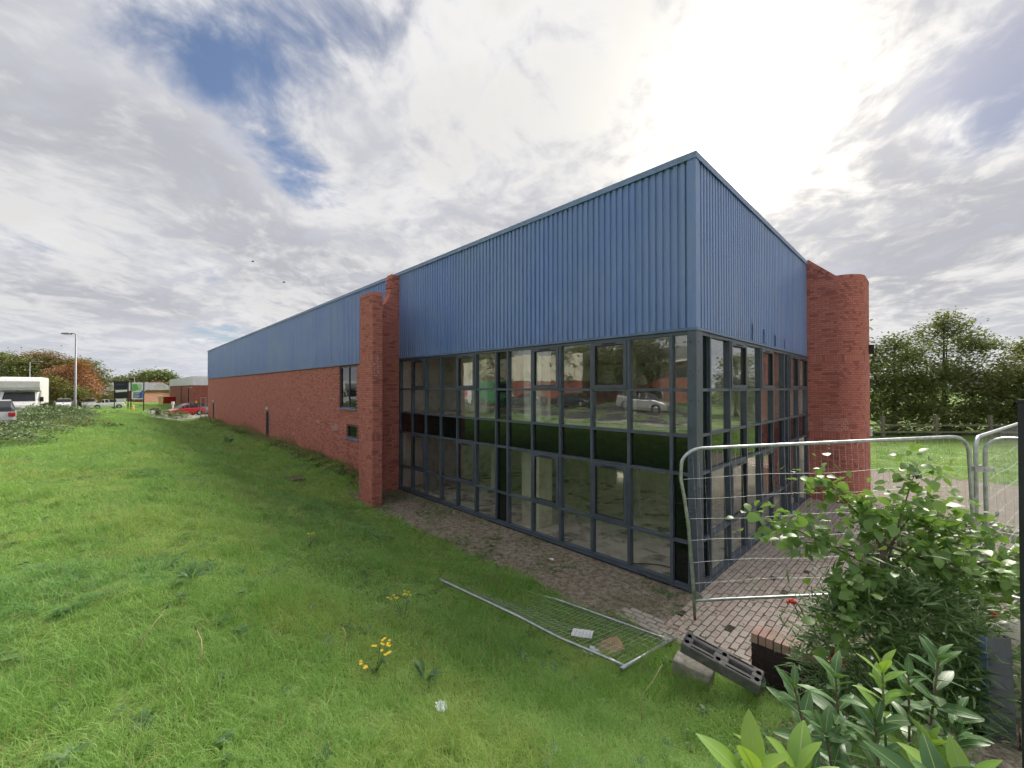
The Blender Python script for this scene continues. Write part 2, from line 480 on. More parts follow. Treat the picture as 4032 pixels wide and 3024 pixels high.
# ---------------------------------------------------------------- mesh builder
class MB:
    def __init__(s):
        s.v, s.f, s.m = [], [], []

    def add(s, vs, fs, mi=0):
        o = len(s.v)
        s.v.extend(tuple(map(float, q)) for q in vs)
        s.f.extend(tuple(i + o for i in f) for f in fs)
        s.m.extend([mi] * len(fs))
        return s

    def box(s, x0, x1, y0, y1, z0, z1, mi=0, mat=None):
        vs = [(x0, y0, z0), (x1, y0, z0), (x1, y1, z0), (x0, y1, z0), (x0, y0, z1), (x1, y0, z1), (x1, y1, z1), (x0, y1, z1)]
        if mat is not None:
            vs = [tuple(mat @ Vector(q)) for q in vs]
        return s.add(vs, [(0, 3, 2, 1), (4, 5, 6, 7), (0, 1, 5, 4), (1, 2, 6, 5), (2, 3, 7, 6), (3, 0, 4, 7)], mi)

    def bar(s, a, b, wx, wz, mi=0):
        a, b = Vector(a), Vector(b)
        q = (b - a).to_track_quat('Z', 'Y').to_matrix().to_4x4()
        q.translation = a
        return s.box(-wx / 2, wx / 2, -wz / 2, wz / 2, 0, (b - a).length, mi, q)

    def tube(s, pts, r, n=8, mi=0, cap=True):
        pts = [Vector(q) for q in pts]
        rs = r if isinstance(r, (list, tuple)) else [r] * len(pts)
        up = None
        rings = []
        for i, q in enumerate(pts):
            t = (pts[min(i + 1, len(pts) - 1)] - pts[max(i - 1, 0)]).normalized()
            if up is None:
                up = t.orthogonal().normalized()
            else:
                up = (up - t * up.dot(t))
                up = up.normalized() if up.length > 1e-6 else t.orthogonal().normalized()
            b = t.cross(up)
            rings.append([q + (up * math.cos(2 * math.pi * k / n) + b * math.sin(2 * math.pi * k / n)) * rs[i] for k in range(n)])
        vs = [v for rg in rings for v in rg]
        fs = []
        for i in range(len(pts) - 1):
            for k in range(n):
                fs.append((i * n + k, i * n + (k + 1) % n, (i + 1) * n + (k + 1) % n, (i + 1) * n + k))
        if cap:
            fs.append(tuple(range(n - 1, -1, -1)))
            fs.append(tuple((len(pts) - 1) * n + k for k in range(n)))
        return s.add(vs, fs, mi)

    def disc_prism(s, c, axis, r, h, n=18, mi=0, r2=None):
        c, ax = Vector(c), Vector(axis).normalized()
        return s.tube([c, c + ax * h], [r, r2 if r2 is not None else r], n, mi)

    def prism(s, poly, h0, h1, plane='xz', mi=0):
        """poly in the plane, extruded along the third axis"""
        n = len(poly)

        def P(a, b, h):
            return (a, h, b) if plane == 'xz' else ((h, a, b) if plane == 'yz' else (a, b, h))
        vs = [P(a, b, h0) for a, b in poly] + [P(a, b, h1) for a, b in poly]
        fs = [tuple(range(n - 1, -1, -1)), tuple(range(n, 2 * n))]
        fs += [(i, (i + 1) % n, n + (i + 1) % n, n + i) for i in range(n)]
        return s.add(vs, fs, mi)

    def mesh(s, name, mats, smooth=False):
        me = bpy.data.meshes.new(name)
        me.from_pydata(s.v, [], s.f)
        mats = mats if isinstance(mats, (list, tuple)) else [mats]
        for m in mats:
            me.materials.append(m)
        if len(mats) > 1:
            me.polygons.foreach_set('material_index', s.m)
        if smooth:
            me.polygons.foreach_set('use_smooth', [True] * len(s.f))
        me.update()
        return me

    def build(s, name, mats, parent=None, smooth=False, bevel=0.0, loc=None, rot=None):
        return link(name, s.mesh(name, mats, smooth), parent, loc, rot, bevel)


def link(name, me, parent=None, loc=None, rot=None, bevel=0.0, scale=None):
    o = bpy.data.objects.new(name, me)
    COL.objects.link(o)
    if parent is not None:
        o.parent = parent
    if loc is not None:
        o.location = loc
    if rot is not None:
        o.rotation_euler = rot
    if scale is not None:
        o.scale = scale
    if bevel:
        b = o.modifiers.new('bevel', 'BEVEL')
        b.width = bevel
        b.segments = 2
        b.limit_method = 'ANGLE'
    return o


def mesh_np(name, V, F, mat, rnd=None, smooth=False):
    """V (n,3), F (m,k) quads or tris"""
    V = np.asarray(V, dtype=np.float32)
    F = np.asarray(F, dtype=np.int32)
    me = bpy.data.meshes.new(name)
    k = F.shape[1]
    me.vertices.add(len(V))
    me.vertices.foreach_set('co', V.ravel())
    me.loops.add(F.size)
    me.loops.foreach_set('vertex_index', F.ravel())
    me.polygons.add(len(F))
    me.polygons.foreach_set('loop_start', np.arange(0, F.size, k, dtype=np.int32))
    me.polygons.foreach_set('loop_total', np.full(len(F), k, dtype=np.int32))
    me.polygons.foreach_set('use_smooth', np.full(len(F), smooth, dtype=bool))
    me.materials.append(mat)
    if rnd is not None:
        a = me.attributes.new('rnd', 'FLOAT', 'POINT')
        a.data.foreach_set('value', np.asarray(rnd, dtype=np.float32))
    me.update(calc_edges=True)
    return me


def tag(o, label=None, cat=None, group=None, kind=None):
    if label:
        o['label'] = label
    if cat:
        o['category'] = cat
    if group:
        o['group'] = group
    if kind:
        o['kind'] = kind
    return o


def thing(name, label, cat, loc=(0, 0, 0), rotz=0.0, group=None, rot=None):
    o = bpy.data.objects.new(name, None)
    o.empty_display_size = 0.3
    COL.objects.link(o)
    o.location = loc
    o.rotation_euler = rot if rot is not None else (0, 0, rotz)
    return tag(o, label, cat, group)


# ---------------------------------------------------------------- building axes: x along the short front, y along the long front
TH = 0.76917
CX, CY = 3.4173, 7.6438
VX = np.array([math.cos(TH), math.sin(TH)])
UY = np.array([-math.sin(TH), math.cos(TH)])


def W(xb, yb, z=0.0):
    q = np.array([CX, CY]) + xb * VX + yb * UY
    return Vector((q[0], q[1], z))


def toB(X, Y):
    r = np.array([X - CX, Y - CY])
    return float(r @ VX), float(r @ UY)


def sstep(a, b, x):
    t = np.clip((np.asarray(x, dtype=float) - a) / (b - a), 0, 1)
    return t * t * (3 - 2 * t)


def T(x, y):
    """ground height in building axes"""
    x = np.asarray(x, dtype=float)
    y = np.asarray(y, dtype=float)
    t = np.clip((-1.85 - x) / 5.9, 0, 1)
    bank = 1.85 * (0.80 * (t * t * (3 - 2 * t)) + 0.20 * t) * (1 - 0.75 * sstep(25, 95, y))
    near = sstep(0.3, -2.2, y) * sstep(-2.1, -2.9, x)
    far = sstep(-1.72, -2.45, y) * sstep(-2.42, -2.30, x) * (1 - sstep(0.8, 4.5, x))
    bank = bank + np.maximum(0, 0.58 + 0.54 * sstep(-2.1, -3.1, y) - bank) * near
    bank = np.maximum(bank, 1.02 * far)
    bank = bank + 0.28 * sstep(12.5, 20, y) * sstep(-3.0, -0.5, x) * (1 - sstep(0, 1, x)) * (1 - sstep(60, 75, y))
    amp = sstep(-2.2, -4.0, x) * 0.05
    bank = bank + amp * (np.sin(x * 1.7 + y * 0.9) * np.cos(y * 1.3 - x * 0.4) + 0.6 * np.sin(y * 0.37 + 1.0) * sstep(8, 20, y))
    # grass mound past the far end
    bank = bank + 1.15 * np.exp(-(((x + 1.0) / 3.6) ** 2 + ((y - 90.0) / 4.5) ** 2))
    return bank


def TW(X, Y):
    return float(T(*toB(X, Y)))

# ---------------------------------------------------------------- ground
def mat_ground():
    m, t, bs = new_mat('ground_cover')
    tco = t.node('ShaderNodeTexCoord').outputs['Object']
    x, y, z = t.sep(tco)
    n1 = t.noise(tco, 0.9, 6.0, 0.6)
    n2 = t.noise(tco, 9.0, 6.0, 0.65)
    n3 = t.noise(tco, 45.0, 4.0, 0.6)
    grass = t.mix(t.ramp(n1, 0.3, 0.7), (0.15, 0.25, 0.055, 1), (0.23, 0.34, 0.085, 1))
    grass = t.mix(t.ramp(n3, 0.35, 0.7, 0.0, 0.6), grass, (0.045, 0.080, 0.022, 1))
    soil = t.mix(t.ramp(n2, 0.35, 0.65), (0.20, 0.172, 0.132, 1), (0.42, 0.375, 0.300, 1))
    soil = t.mix(t.ramp(n3, 0.45, 0.7, 0.0, 0.7), soil, (0.045, 0.036, 0.026, 1))
    soil = t.mix(t.ramp(n1, 0.52, 0.68, 0.0, 0.55), soil, (0.085, 0.105, 0.032, 1))
    gravel = t.mix(t.ramp(n2, 0.3, 0.7), (0.19, 0.165, 0.135, 1), (0.31, 0.28, 0.24, 1))
    edge = t.math('ADD', x, t.math('MULTIPLY', t.math('SUBTRACT', n1, 0.5), 0.7))
    m_soil = t.math('MULTIPLY', t.ramp(edge, -1.95, -1.75), t.ramp(y, 11.9, 11.5))
    m_bed = t.math('MULTIPLY', t.ramp(y, -1.7, -2.2), t.ramp(t.math('ADD', x, t.math('MULTIPLY', n1, 0.8)), -5.2, -4.4))
    m_bed = t.math('MULTIPLY', m_bed, t.ramp(x, 6.0, 4.0))
    m_grv = t.math('MULTIPLY', t.ramp(edge, 9.8, 10.2), t.ramp(edge, 18.2, 17.4))
    m_lawn = t.ramp(edge, 17.4, 18.2)
    c = t.mix(m_soil, grass, soil)
    c = t.mix(m_bed, c, soil)
    c = t.mix(m_grv, c, gravel)
    c = t.mix(m_lawn, c, grass)
    c = t.mix(t.ramp(y, 58.0, 62.0), c, grass)
    t.l.new(c, bs.inputs['Base Color'])
    bs.inputs['Roughness'].default_value = 0.95
    bs.inputs['Specular IOR Level'].default_value = 0.15
    b = t.node('ShaderNodeBump')
    b.inputs['Strength'].default_value = 0.8
    b.inputs['Distance'].default_value = 0.03
    t.l.new(t.math('ADD', n2, t.math('MULTIPLY', n3, 0.5)), b.inputs['Height'])
    t.l.new(b.outputs[0], bs.inputs['Normal'])
    return m


xs = np.concatenate([[-1500, -700, -350, -180, -100, -70, -50, -40, -34, -30, -27], np.arange(-25, 12, 0.25), [13, 15, 18, 22, 28, 36, 50, 80, 160, 350, 700, 1500]])
ys = np.concatenate([[-1500, -700, -350, -160, -80, -45, -28, -20, -15, -12], np.arange(-10, 24, 0.25), np.arange(24, 110, 0.8), [115, 125, 140, 170, 220, 300, 450, 700, 1500]])
gx, gy = np.meshgrid(xs, ys)
gz = T(gx, gy)
nx, ny = len(xs), len(ys)
idx = np.arange(nx * ny).reshape(ny, nx)
F = np.stack([idx[:-1, :-1], idx[:-1, 1:], idx[1:, 1:], idx[1:, :-1]], -1).reshape(-1, 4)
# no ground sheet inside the building footprint
cxm = (gx[:-1, :-1] + gx[1:, 1:]) / 2
cym = (gy[:-1, :-1] + gy[1:, 1:]) / 2
keep = ~((cxm > 0.2) & (cxm < 9.3) & (cym > 0.2) & (cym < 56)).ravel()
me = mesh_np('ground', np.stack([gx, gy, gz], -1).reshape(-1, 3), F[keep], mat_ground(), smooth=True)
ground = link('ground', me, None, (CX, CY, 0), (0, 0, TH))
tag(ground, 'grass bank and bare earth around the building', None, None, 'structure')


def strip(name, x0, x1, y0, y1, dz, mat, label, kind='structure', step=2.0, thick=0.0):
    xx = np.linspace(x0, x1, max(2, int((x1 - x0) / 2) + 1))
    yy = np.linspace(y0, y1, max(2, int((y1 - y0) / step) + 1))
    a, b = np.meshgrid(xx, yy)
    i = np.arange(a.size).reshape(a.shape)
    f = np.stack([i[:-1, :-1], i[:-1, 1:], i[1:, 1:], i[1:, :-1]], -1).reshape(-1, 4)
    z = T(a, b) + dz
    V = np.stack([a, b, z], -1).reshape(-1, 3)
    o = link(name, mesh_np(name, V, f, mat, smooth=True), None, (CX, CY, 0), (0, 0, TH))
    if thick:
        s = o.modifiers.new('solid', 'SOLIDIFY')
        s.thickness = thick
        s.offset = -1
    if label:
        tag(o, label, None, None, kind)
    return o


strip('road', -32.0, -12.9, -60, 200, 0.02, mat_asphalt, 'dark asphalt estate road above the grass bank', step=3.0)
strip('kerb', -12.9, -12.75, -60, 200, 0.13, mat_kerb, 'pale concrete kerb along the estate road', step=3.0, thick=0.25)
strip('road_marking', -18.6, -18.48, -60, 200, 0.028, mat_line, 'white line down the estate road', step=3.0)
strip('car_park', -4.6, 16, 58.5, 84, 0.03, mat_asphalt_pale, 'tarmac yard with sunlit tone painted in past the long wall', step=1.0)

# ---------------------------------------------------------------- block paving
pave_bed = MB().box(-1.72, 9.55, -1.82, -0.06, -0.10, 0.012).build('paving', mat_joint, None, loc=(CX, CY, 0), rot=(0, 0, TH))
tag(pave_bed, 'weathered pinkish block paving beside the glazed front', None, None, 'structure')
pv_list = []
for i in range(4):                                     # border of stretchers along the bank edge
    for j in range(12):
        pv_list.append((-1.72 + 0.05 + i * 0.104, -1.86 + 0.1 + j * 0.206 - (i % 2) * 0.1 + 0.05, 0, 90))
row = 0
yq = -1.77
while yq < -0.10:
    off = (row % 2) * 0.103
    xq = -1.28 + off
    while xq < 9.5:
        pv_list.append((xq, yq, 0, 0))
        xq += 0.206
    yq += 0.104
    row += 1
pv = MB()
pv.box(-0.0945, 0.0945, -0.0445, 0.0445, 0.0, 0.030)
paver_me = pv.mesh('paver', mat_paver)
cb = toB(0, 0)


def seen_order(q):
    return (q[0] - cb[0]) ** 2 + (q[1] - cb[1]) ** 2


pv_list.sort(key=seen_order)
rest = []
for k, (a, b, c, rz) in enumerate(pv_list):
    if b > -0.1 and rz == 0 and a > 9.4:
        continue
    rr = R(rz + random.uniform(-2.0, 2.0))
    zz = random.uniform(-0.004, 0.006)
    if random.random() < 0.012:
        continue
    if k < 300:
        o = link('paver', paver_me, pave_bed, (a, b, zz), (random.uniform(-.02, .02), random.uniform(-.02, .02), rr))
    else:
        rest.append((a, b, zz, rr))
bv = np.array([v for v in pv.v])
bf = np.array(pv.f)
VV, FF, RR = [], [], []
for i, (a, b, z, r) in enumerate(rest):
    cs, sn = math.cos(r), math.sin(r)
    q = np.stack([bv[:, 0] * cs - bv[:, 1] * sn + a, bv[:, 0] * sn + bv[:, 1] * cs + b, bv[:, 2] + z], -1)
    VV.append(q)
    FF.append(bf + 8 * i)
    RR.append(np.full(8, random.random()))
o = link('far_pavers', mesh_np('far_pavers', np.concatenate(VV), np.concatenate(FF), mat_paver, np.concatenate(RR)), pave_bed)
tag(o, None, None, None, 'stuff')

# ================================================================= THE WAREHOUSE
ware = thing('warehouse', 'long red brick and blue clad warehouse with two-storey corner glazing', 'warehouse', (CX, CY, 0), TH)
Z_CLAD, Z_TOP, L_LONG, Y_GL, X_GL = 4.92, 8.24, 56.5, 11.06, 9.59


class Path:
    """plan line of a wall: straight pieces and arcs; normal to the left-hand outside"""

    def __init__(s, start, heading):
        s.seg = []
        s.p, s.h, s.L = np.array(start, float), heading, 0.0

    def line(s, ln):
        s.seg.append(('l', s.p.copy(), s.h, s.L, ln))
        s.p = s.p + ln * np.array([math.cos(s.h), math.sin(s.h)])
        s.L += ln
        return s

    def arc(s, r, ang):
        ln = abs(ang) * r
        s.seg.append(('a', s.p.copy(), s.h, s.L, ln, r, ang))
        sg = 1 if ang > 0 else -1
        c = s.p + r * sg * np.array([-math.sin(s.h), math.cos(s.h)])
        s.h += ang
        s.p = c - r * sg * np.array([-math.sin(s.h), math.cos(s.h)])
        s.L += ln
        return s

    def at(s, d):
        for g in s.seg:
            if d <= g[3] + g[4] + 1e-6 or g is s.seg[-1]:
                u = d - g[3]
                if g[0] == 'l':
                    return g[1] + u * np.array([math.cos(g[2]), math.sin(g[2])]), g[2], 'l'
                r, ang = g[5], g[6]
                sg = 1 if ang > 0 else -1
                c = g[1] + r * sg * np.array([-math.sin(g[2]), math.cos(g[2])])
                h = g[2] + sg * u / r
                return c - r * sg * np.array([-math.sin(h), math.cos(h)]), h, 'a'


def course_rows(z0, z1):
    """(z, height, soldier) with two soldier bands"""
    rows = []
    z = 2.12 - 0.075 * math.ceil((2.12 - z0) / 0.075)
    while z < 2.115:
        rows.append((z, 0.065, False)); z += 0.075
    rows.append((2.12, 0.212, True))
    z = 2.342
    while z < 4.735:
        rows.append((z, 0.065, False)); z += 0.075
    rows.append((4.742, 0.212, True))
    z = 4.965
    while z < z1:
        rows.append((z, 0.065, False)); z += 0.075
    return rows


BR = []      # every brick: centre x,y,z, heading, length, height, side, score, rnd


def lay(path, side, z0, top, soldiers=True, holes=(), pale=(), jitter=0.0015, s0=0.0, s1=None):
    """bricks on the face of a path; side +1 = left of travel. top(s) gives the wall height"""
    s1 = path.L if s1 is None else s1
    zt = max(top(s) for s in np.linspace(s0, s1, 60))
    rows = course_rows(z0, zt) if soldiers else [(z0 + 0.075 * k, 0.065, False) for k in range(int((zt - z0) / 0.075))]
    for ri, (z, h, sol) in enumerate(rows):
        s = s0 + (0.0 if sol else ((ri % 2) * 0.1125))
        first = True
        arc_seen = False
        while s < s1 - 0.02:
            q, hd, kind = path.at(s + 0.03)
            ln = 0.065 if sol else (0.215 if kind == 'l' else 0.1025)
            if kind == 'a' and not sol and not arc_seen:
                arc_seen = True
                if ri % 2:
                    ln = 0.046
            if first and not sol and ri % 2:
                s = s0
                ln = 0.1025
            first = False
            ln = min(ln, s1 - s)
            mid = s + ln / 2
            if ln > 0.03 and z + h <= top(mid) + 0.01:
                q, hd, kind = path.at(mid)
                ok = True
                for (a0, a1, b0, b1) in holes:
                    if a0 - 0.02 < mid < a1 + 0.02 and b0 - 0.02 < z + h / 2 < b1 + 0.03:
                        ok = False
                if ok:
                    rn = random.random()
                    for (ps, pz, pr) in pale:
                        if ((mid - ps) / pr[0]) ** 2 + ((z - pz) / pr[1]) ** 2 < 1 and random.random() < 0.75:
                            rn = 1.0 + 0.7 + 0.2 * random.random()
                    nx_, ny_ = -math.sin(hd) * side, math.cos(hd) * side
                    pr_ = 0.0 + random.uniform(-jitter, jitter)
                    BR.append([q[0] + nx_ * pr_, q[1] + ny_ * pr_, z + h / 2, hd, ln, h, side, rn])
            s += ln + 0.010


def core(name, path, side, th, z0, top, n, mat=mat_mortar, parent=ware, inset=0.006, s0=0.0, s1=None, ends=True):
    """mortar body behind the brick faces"""
    s1 = path.L if s1 is None else s1
    mb = MB()
    vs, fs = [], []
    S = np.linspace(s0, s1, n)
    for s in S:
        q, hd, _ = path.at(s)
        nn = np.array([-math.sin(hd), math.cos(hd)]) * side
        a = q - nn * inset
        b = q - nn * (th - inset)
        zt = top(s) - 0.003
        vs += [(a[0], a[1], z0), (a[0], a[1], zt), (b[0], b[1], zt), (b[0], b[1], z0)]
    for i in range(n - 1):
        for k in range(3):
            fs.append((4 * i + k, 4 * i + k + 1, 4 * i + 5 + k, 4 * i + 4 + k))
    if ends:
        fs.append((0, 1, 2, 3))
        fs.append((4 * n - 4, 4 * n - 3, 4 * n - 2, 4 * n - 1))
    mb.add(vs, fs)
    return mb.build(name, mat, parent)


# --- wing wall beside the left end of the glazing: outer face path, hook turned to the corner
wing_out = Path((0.0, Y_GL + 0.33), math.pi).line(0.665).arc(1.165, math.pi / 2).line(0.735)      # outside on the right of travel
wing_in = Path((0.0, Y_GL), math.pi).line(0.665).arc(0.835, math.pi / 2).line(0.735)              # inside on the left of travel
LOW, HIGH = 6.86, 8.02


def wing_top_x(xb):
    if xb > -0.36:
        return HIGH
    if xb > -0.80:
        u = (xb + 0.80) / 0.44
        return LOW + 0.92 * (1 - math.sqrt(max(0, 1 - u * u)))
    return LOW


def top_in(s):
    return wing_top_x(-s) if s < 0.9 else LOW


top_out = top_in
core('wing_wall', wing_out, -1, 0.33, -0.4, top_out, 70)
lay(wing_out, -1, -0.3, top_out)
lay(wing_in, 1, -0.3, top_in)
# end face of the hook and the outer end of the tall part
wing_end = Path((-1.83, Y_GL + 0.33 - 1.165 - 0.735 - 0.005), 0.0).line(0.33)
lay(wing_end, -1, -0.3, lambda s: LOW)
# --- brick-on-edge copings of both wing walls
COPE = []


def cope(path, side, th, top, s0, s1):
    s = s0 + 0.0325
    while s < s1:
        q, hd, _ = path.at(s)
        nn = np.array([-math.sin(hd), math.cos(hd)]) * side
        z = top(s)
        sl = (top(min(s + 0.04, s1)) - top(max(s - 0.04, s0))) / 0.08
        m = q - nn * th / 2
        COPE.append((m[0], m[1], z, hd, math.atan(max(-4, min(4, sl))), th))
        s += 0.075 / max(0.35, math.sqrt(1 + min(sl * sl, 8))) if abs(sl) > 0.05 else 0.075


cope(wing_out, -1, 0.33, lambda s: LOW, 0.84, wing_out.L)
cope(wing_out, -1, 0.33, lambda s: HIGH, 0.0, 0.36)
# bricks on edge up the concave sweep, then the end face of the tall part
SWEEP = [(-0.80 + 0.44 * math.sin(a), LOW + 0.92 * (1 - math.cos(a))) for a in np.linspace(0, math.pi / 2, 60)]
acc, lastp = 0.0, SWEEP[0]
for i in range(1, 59):
    acc += math.hypot(SWEEP[i][0] - lastp[0], SWEEP[i][1] - lastp[1])
    lastp = SWEEP[i]
    if acc >= 0.075:
        acc = 0.0
        tx_, tz_ = SWEEP[i + 1][0] - SWEEP[i - 1][0], SWEEP[i + 1][1] - SWEEP[i - 1][1]
        tl_ = math.hypot(tx_, tz_)
        COPE.append((lastp[0] + 0.080 * tz_ / tl_, Y_GL + 0.165, lastp[1] - 0.080 * tx_ / tl_, math.pi, -math.atan2(tz_, tx_), 0.33))
tall_end = Path((-0.36, Y_GL + 0.33 + 0.004), -math.pi / 2).line(0.338)
lay(tall_end, -1, LOW + 0.93, lambda s: HIGH, soldiers=False)

# --- curved tower at the right end of the glazing
tow = Path((X_GL, 0.0), -math.pi / 2).line(0.80).arc(0.72, math.pi / 2).line(1.15)      # outside on the right of travel


def top_tow(s):
    return 8.26 - (8.26 - 7.52) * min(1, s / 0.80) if s < 0.8 else 7.52


core('stair_tower', tow, -1, 0.33, -0.4, top_tow, 60)
lay(tow, -1, -0.3, top_tow)
cope(tow, -1, 0.33, top_tow, 0.0, tow.L)
# pale repointing patch on the tower
for z0, z1, a0, a1 in ((2.355, 2.79, 0.46, 0.98), (2.43, 2.79, 0.985, 1.15), (2.36, 2.64, 0.02, 0.20)):
    Sx = np.linspace(a0, a1, 12)
    vs, fs = [], []
    for s in Sx:
        q, hd, _ = tow.at(s)
        nn = np.array([math.sin(hd), -math.cos(hd)])
        a = q - nn * 0.003
        vs += [(a[0], a[1], z0), (a[0], a[1], z1)]
    for i in range(len(Sx) - 1):
        fs.append((2 * i, 2 * i + 2, 2 * i + 3, 2 * i + 1))
    MB().add(vs, fs).build('repointed_patch', mat_mortar_pale, ware)

# --- long brick wall
WIN1 = (14.95, 16.9, 2.90, 4.86)
WIN2 = (14.74, 16.08, 1.55, 2.13)
DOOR1 = (29.55, 30.40, 0.0, 2.19)
DOOR2 = (52.05, 53.0, 0.0, 2.22)
longp = Path((0.0, Y_GL + 0.34), math.pi / 2).line(L_LONG - Y_GL - 0.34)
OFF = Y_GL + 0.34
hls = [(a - OFF, b - OFF, c, d_) for a, b, c, d_ in (WIN1, WIN2, DOOR1, DOOR2)]
pale = [(17.6 - OFF, 1.9, (0.45, 0.22)), (19.8 - OFF, 2.05, (0.16, 0.2)), (17.8 - OFF, 3.25, (0.3, 0.10)), (22.2 - OFF, 3.3, (0.25, 0.08)),
        (23.2 - OFF, 2.55, (0.25, 0.12)), (24.0 - OFF, 1.05, (0.3, 0.1)), (15.4 - OFF, 1.0, (0.12, 0.05)), (20.2 - OFF, 1.2, (0.1, 0.05))]
lay(longp, 1, -0.3, lambda s: Z_CLAD, soldiers=False, holes=hls, pale=pale)
mb = MB()
ya, yb_ = OFF, L_LONG
cuts = sorted([(WIN1[0], WIN1[1], [(WIN1[2], WIN1[3])]), (DOOR1[0], DOOR1[1], [(DOOR1[2] - 0.4, DOOR1[3])]), (DOOR2[0], DOOR2[1], [(DOOR2[2] - 0.4, DOOR2[3])])])
yy = ya
for c0, c1, zz in cuts:
    mb.box(0.006, 0.30, yy, c0, -0.4, Z_CLAD)
    if c0 == WIN1[0]:
        mb.box(0.006, 0.30, c0, c1, WIN2[3], WIN1[2])
        mb.box(0.006, 0.30, c0, c1, -0.4, WIN2[2])
        mb.box(0.006, 0.30, WIN2[1], c1, WIN2[2], WIN2[3])
        mb.box(0.20, 0.30, c0, WIN2[1], WIN2[2], WIN2[3])
    else:
        mb.box(0.006, 0.30, c0, c1, zz[0][1], Z_CLAD)
        mb.box(0.20, 0.30, c0, c1, -0.4, zz[0][1])
    yy = c1
mb.box(0.006, 0.30, yy, yb_, -0.4, Z_CLAD)
mb.build('long_wall', mat_mortar, ware)

# --- turn the brick list into 300 single bricks and one mesh
camb = np.array([cb[0], cb[1], CAMZ])
B_ = np.array(BR)
ctr = B_[:, :3].copy()
ctr[:, 0] += 0
dist = np.linalg.norm(ctr - camb, axis=1)
nrm = np.stack([-np.sin(B_[:, 3]) * B_[:, 6], np.cos(B_[:, 3]) * B_[:, 6], np.zeros(len(B_))], -1)
facing = np.einsum('ij,ij->i', nrm, (camb - ctr)) / dist
score = np.maximum(facing, 0) * B_[:, 4] * B_[:, 5] / dist ** 2
score[B_[:, 2] < 0.1] = 0
order = np.argsort(-score)
single = set(order[:300].tolist())
bmesh_cache = {}
DEPTH = 0.06


def brick_box(ln, h, side):
    y0, y1 = (-DEPTH, 0.0) if side > 0 else (0.0, DEPTH)
    return MB().box(-ln / 2, ln / 2, y0, y1, -h / 2, h / 2)


VV, FF, RR = [], [], []
unit = np.array([(-1, -1, -1), (1, -1, -1), (1, 1, -1), (-1, 1, -1), (-1, -1, 1), (1, -1, 1), (1, 1, 1), (-1, 1, 1)], float) * 0.5
uf = np.array([(0, 3, 2, 1), (4, 5, 6, 7), (0, 1, 5, 4), (1, 2, 6, 5), (2, 3, 7, 6), (3, 0, 4, 7)])
k = 0
for i, (x, y, z, hd, ln, h, side, rn) in enumerate(BR):
    if i in single:
        key = (round(ln, 3), round(h, 3), side)
        if key not in bmesh_cache:
            bmesh_cache[key] = brick_box(ln, h, side).mesh('brick', mat_brick)
        link('brick', bmesh_cache[key], ware, (x, y, z), (0, 0, hd))
        continue
    q = unit * np.array([ln, DEPTH, h])
    q[:, 1] += -DEPTH / 2 if side > 0 else DEPTH / 2
    cs, sn = math.cos(hd), math.sin(hd)
    VV.append(np.stack([q[:, 0] * cs - q[:, 1] * sn + x, q[:, 0] * sn + q[:, 1] * cs + y, q[:, 2] + z], -1))
    FF.append(uf + 8 * k)
    RR.append(np.full(8, rn))
    k += 1
for (x, y, z, hd, sl, th) in COPE:
    mt = Matrix.Translation((x, y, z)) @ Matrix.Rotation(hd, 4, 'Z') @ Matrix.Rotation(-sl, 4, 'Y')
    q = unit * np.array([0.065, th + 0.012, 0.115]) + np.array([0, 0, 0.045])
    VV.append(np.array([tuple(mt @ Vector(v)) for v in q]))
    FF.append(uf + 8 * k)
    RR.append(np.full(8, random.random()))
    k += 1
o = link('brickwork', mesh_np('brickwork', np.concatenate(VV), np.concatenate(FF), mat_brick, np.concatenate(RR)), ware)
tag(o, None, None, None, 'stuff')

# --- cladding sheets
RIB = 7
PITCH = 0.15


def clad_mesh(zl, zh, flip):
    prof = []
    for k in range(RIB):
        a = k * PITCH
        prof += [(a, 0.0), (a + 0.046, 0.0), (a + 0.060, 0.034), (a + 0.136, 0.034)]
    prof.append((RIB * PITCH, 0.0))
    vs, fs = [], []
    n = len(prof)
    for a, b in prof:
        vs += [(a, b, zl), (a, b, zh)]
    for i in range(n - 1):
        fs.append((2 * i, 2 * i + 2, 2 * i + 3, 2 * i + 1))
    return MB().add(vs, fs).mesh('cladding_sheet', mat_clad)


sheet_me = clad_mesh(Z_CLAD + 0.055, Z_TOP - 0.085, False)
nl = 54
scl = (L_LONG - 0.12) / (nl * RIB * PITCH)
for k in range(nl):       # local x runs along +y of the building, ribs stand out to -x
    link('cladding_sheet', sheet_me, ware, (-0.004 - 0.006 * (k % 2), 0.10 + k * RIB * PITCH * scl, 0), (0, 0, math.pi / 2), scale=(scl, 1, 1))
nr = 9
scr = (X_GL - 0.10) / (nr * RIB * PITCH)
for k in range(nr):
    link('cladding_sheet', sheet_me, ware, (0.10 + (k + 1) * RIB * PITCH * scr, -0.004 - 0.006 * (k % 2), 0), (0, 0, math.pi), scale=(scr, 1, 1))
MB().box(0.002, 0.14, 0.02, L_LONG, Z_CLAD, Z_TOP - 0.05).build('backing_wall', mat_plinth, ware)
MB().box(0.02, X_GL + 0.3, 0.002, 0.14, Z_CLAD, Z_TOP - 0.05).build('backing_wall', mat_plinth, ware)
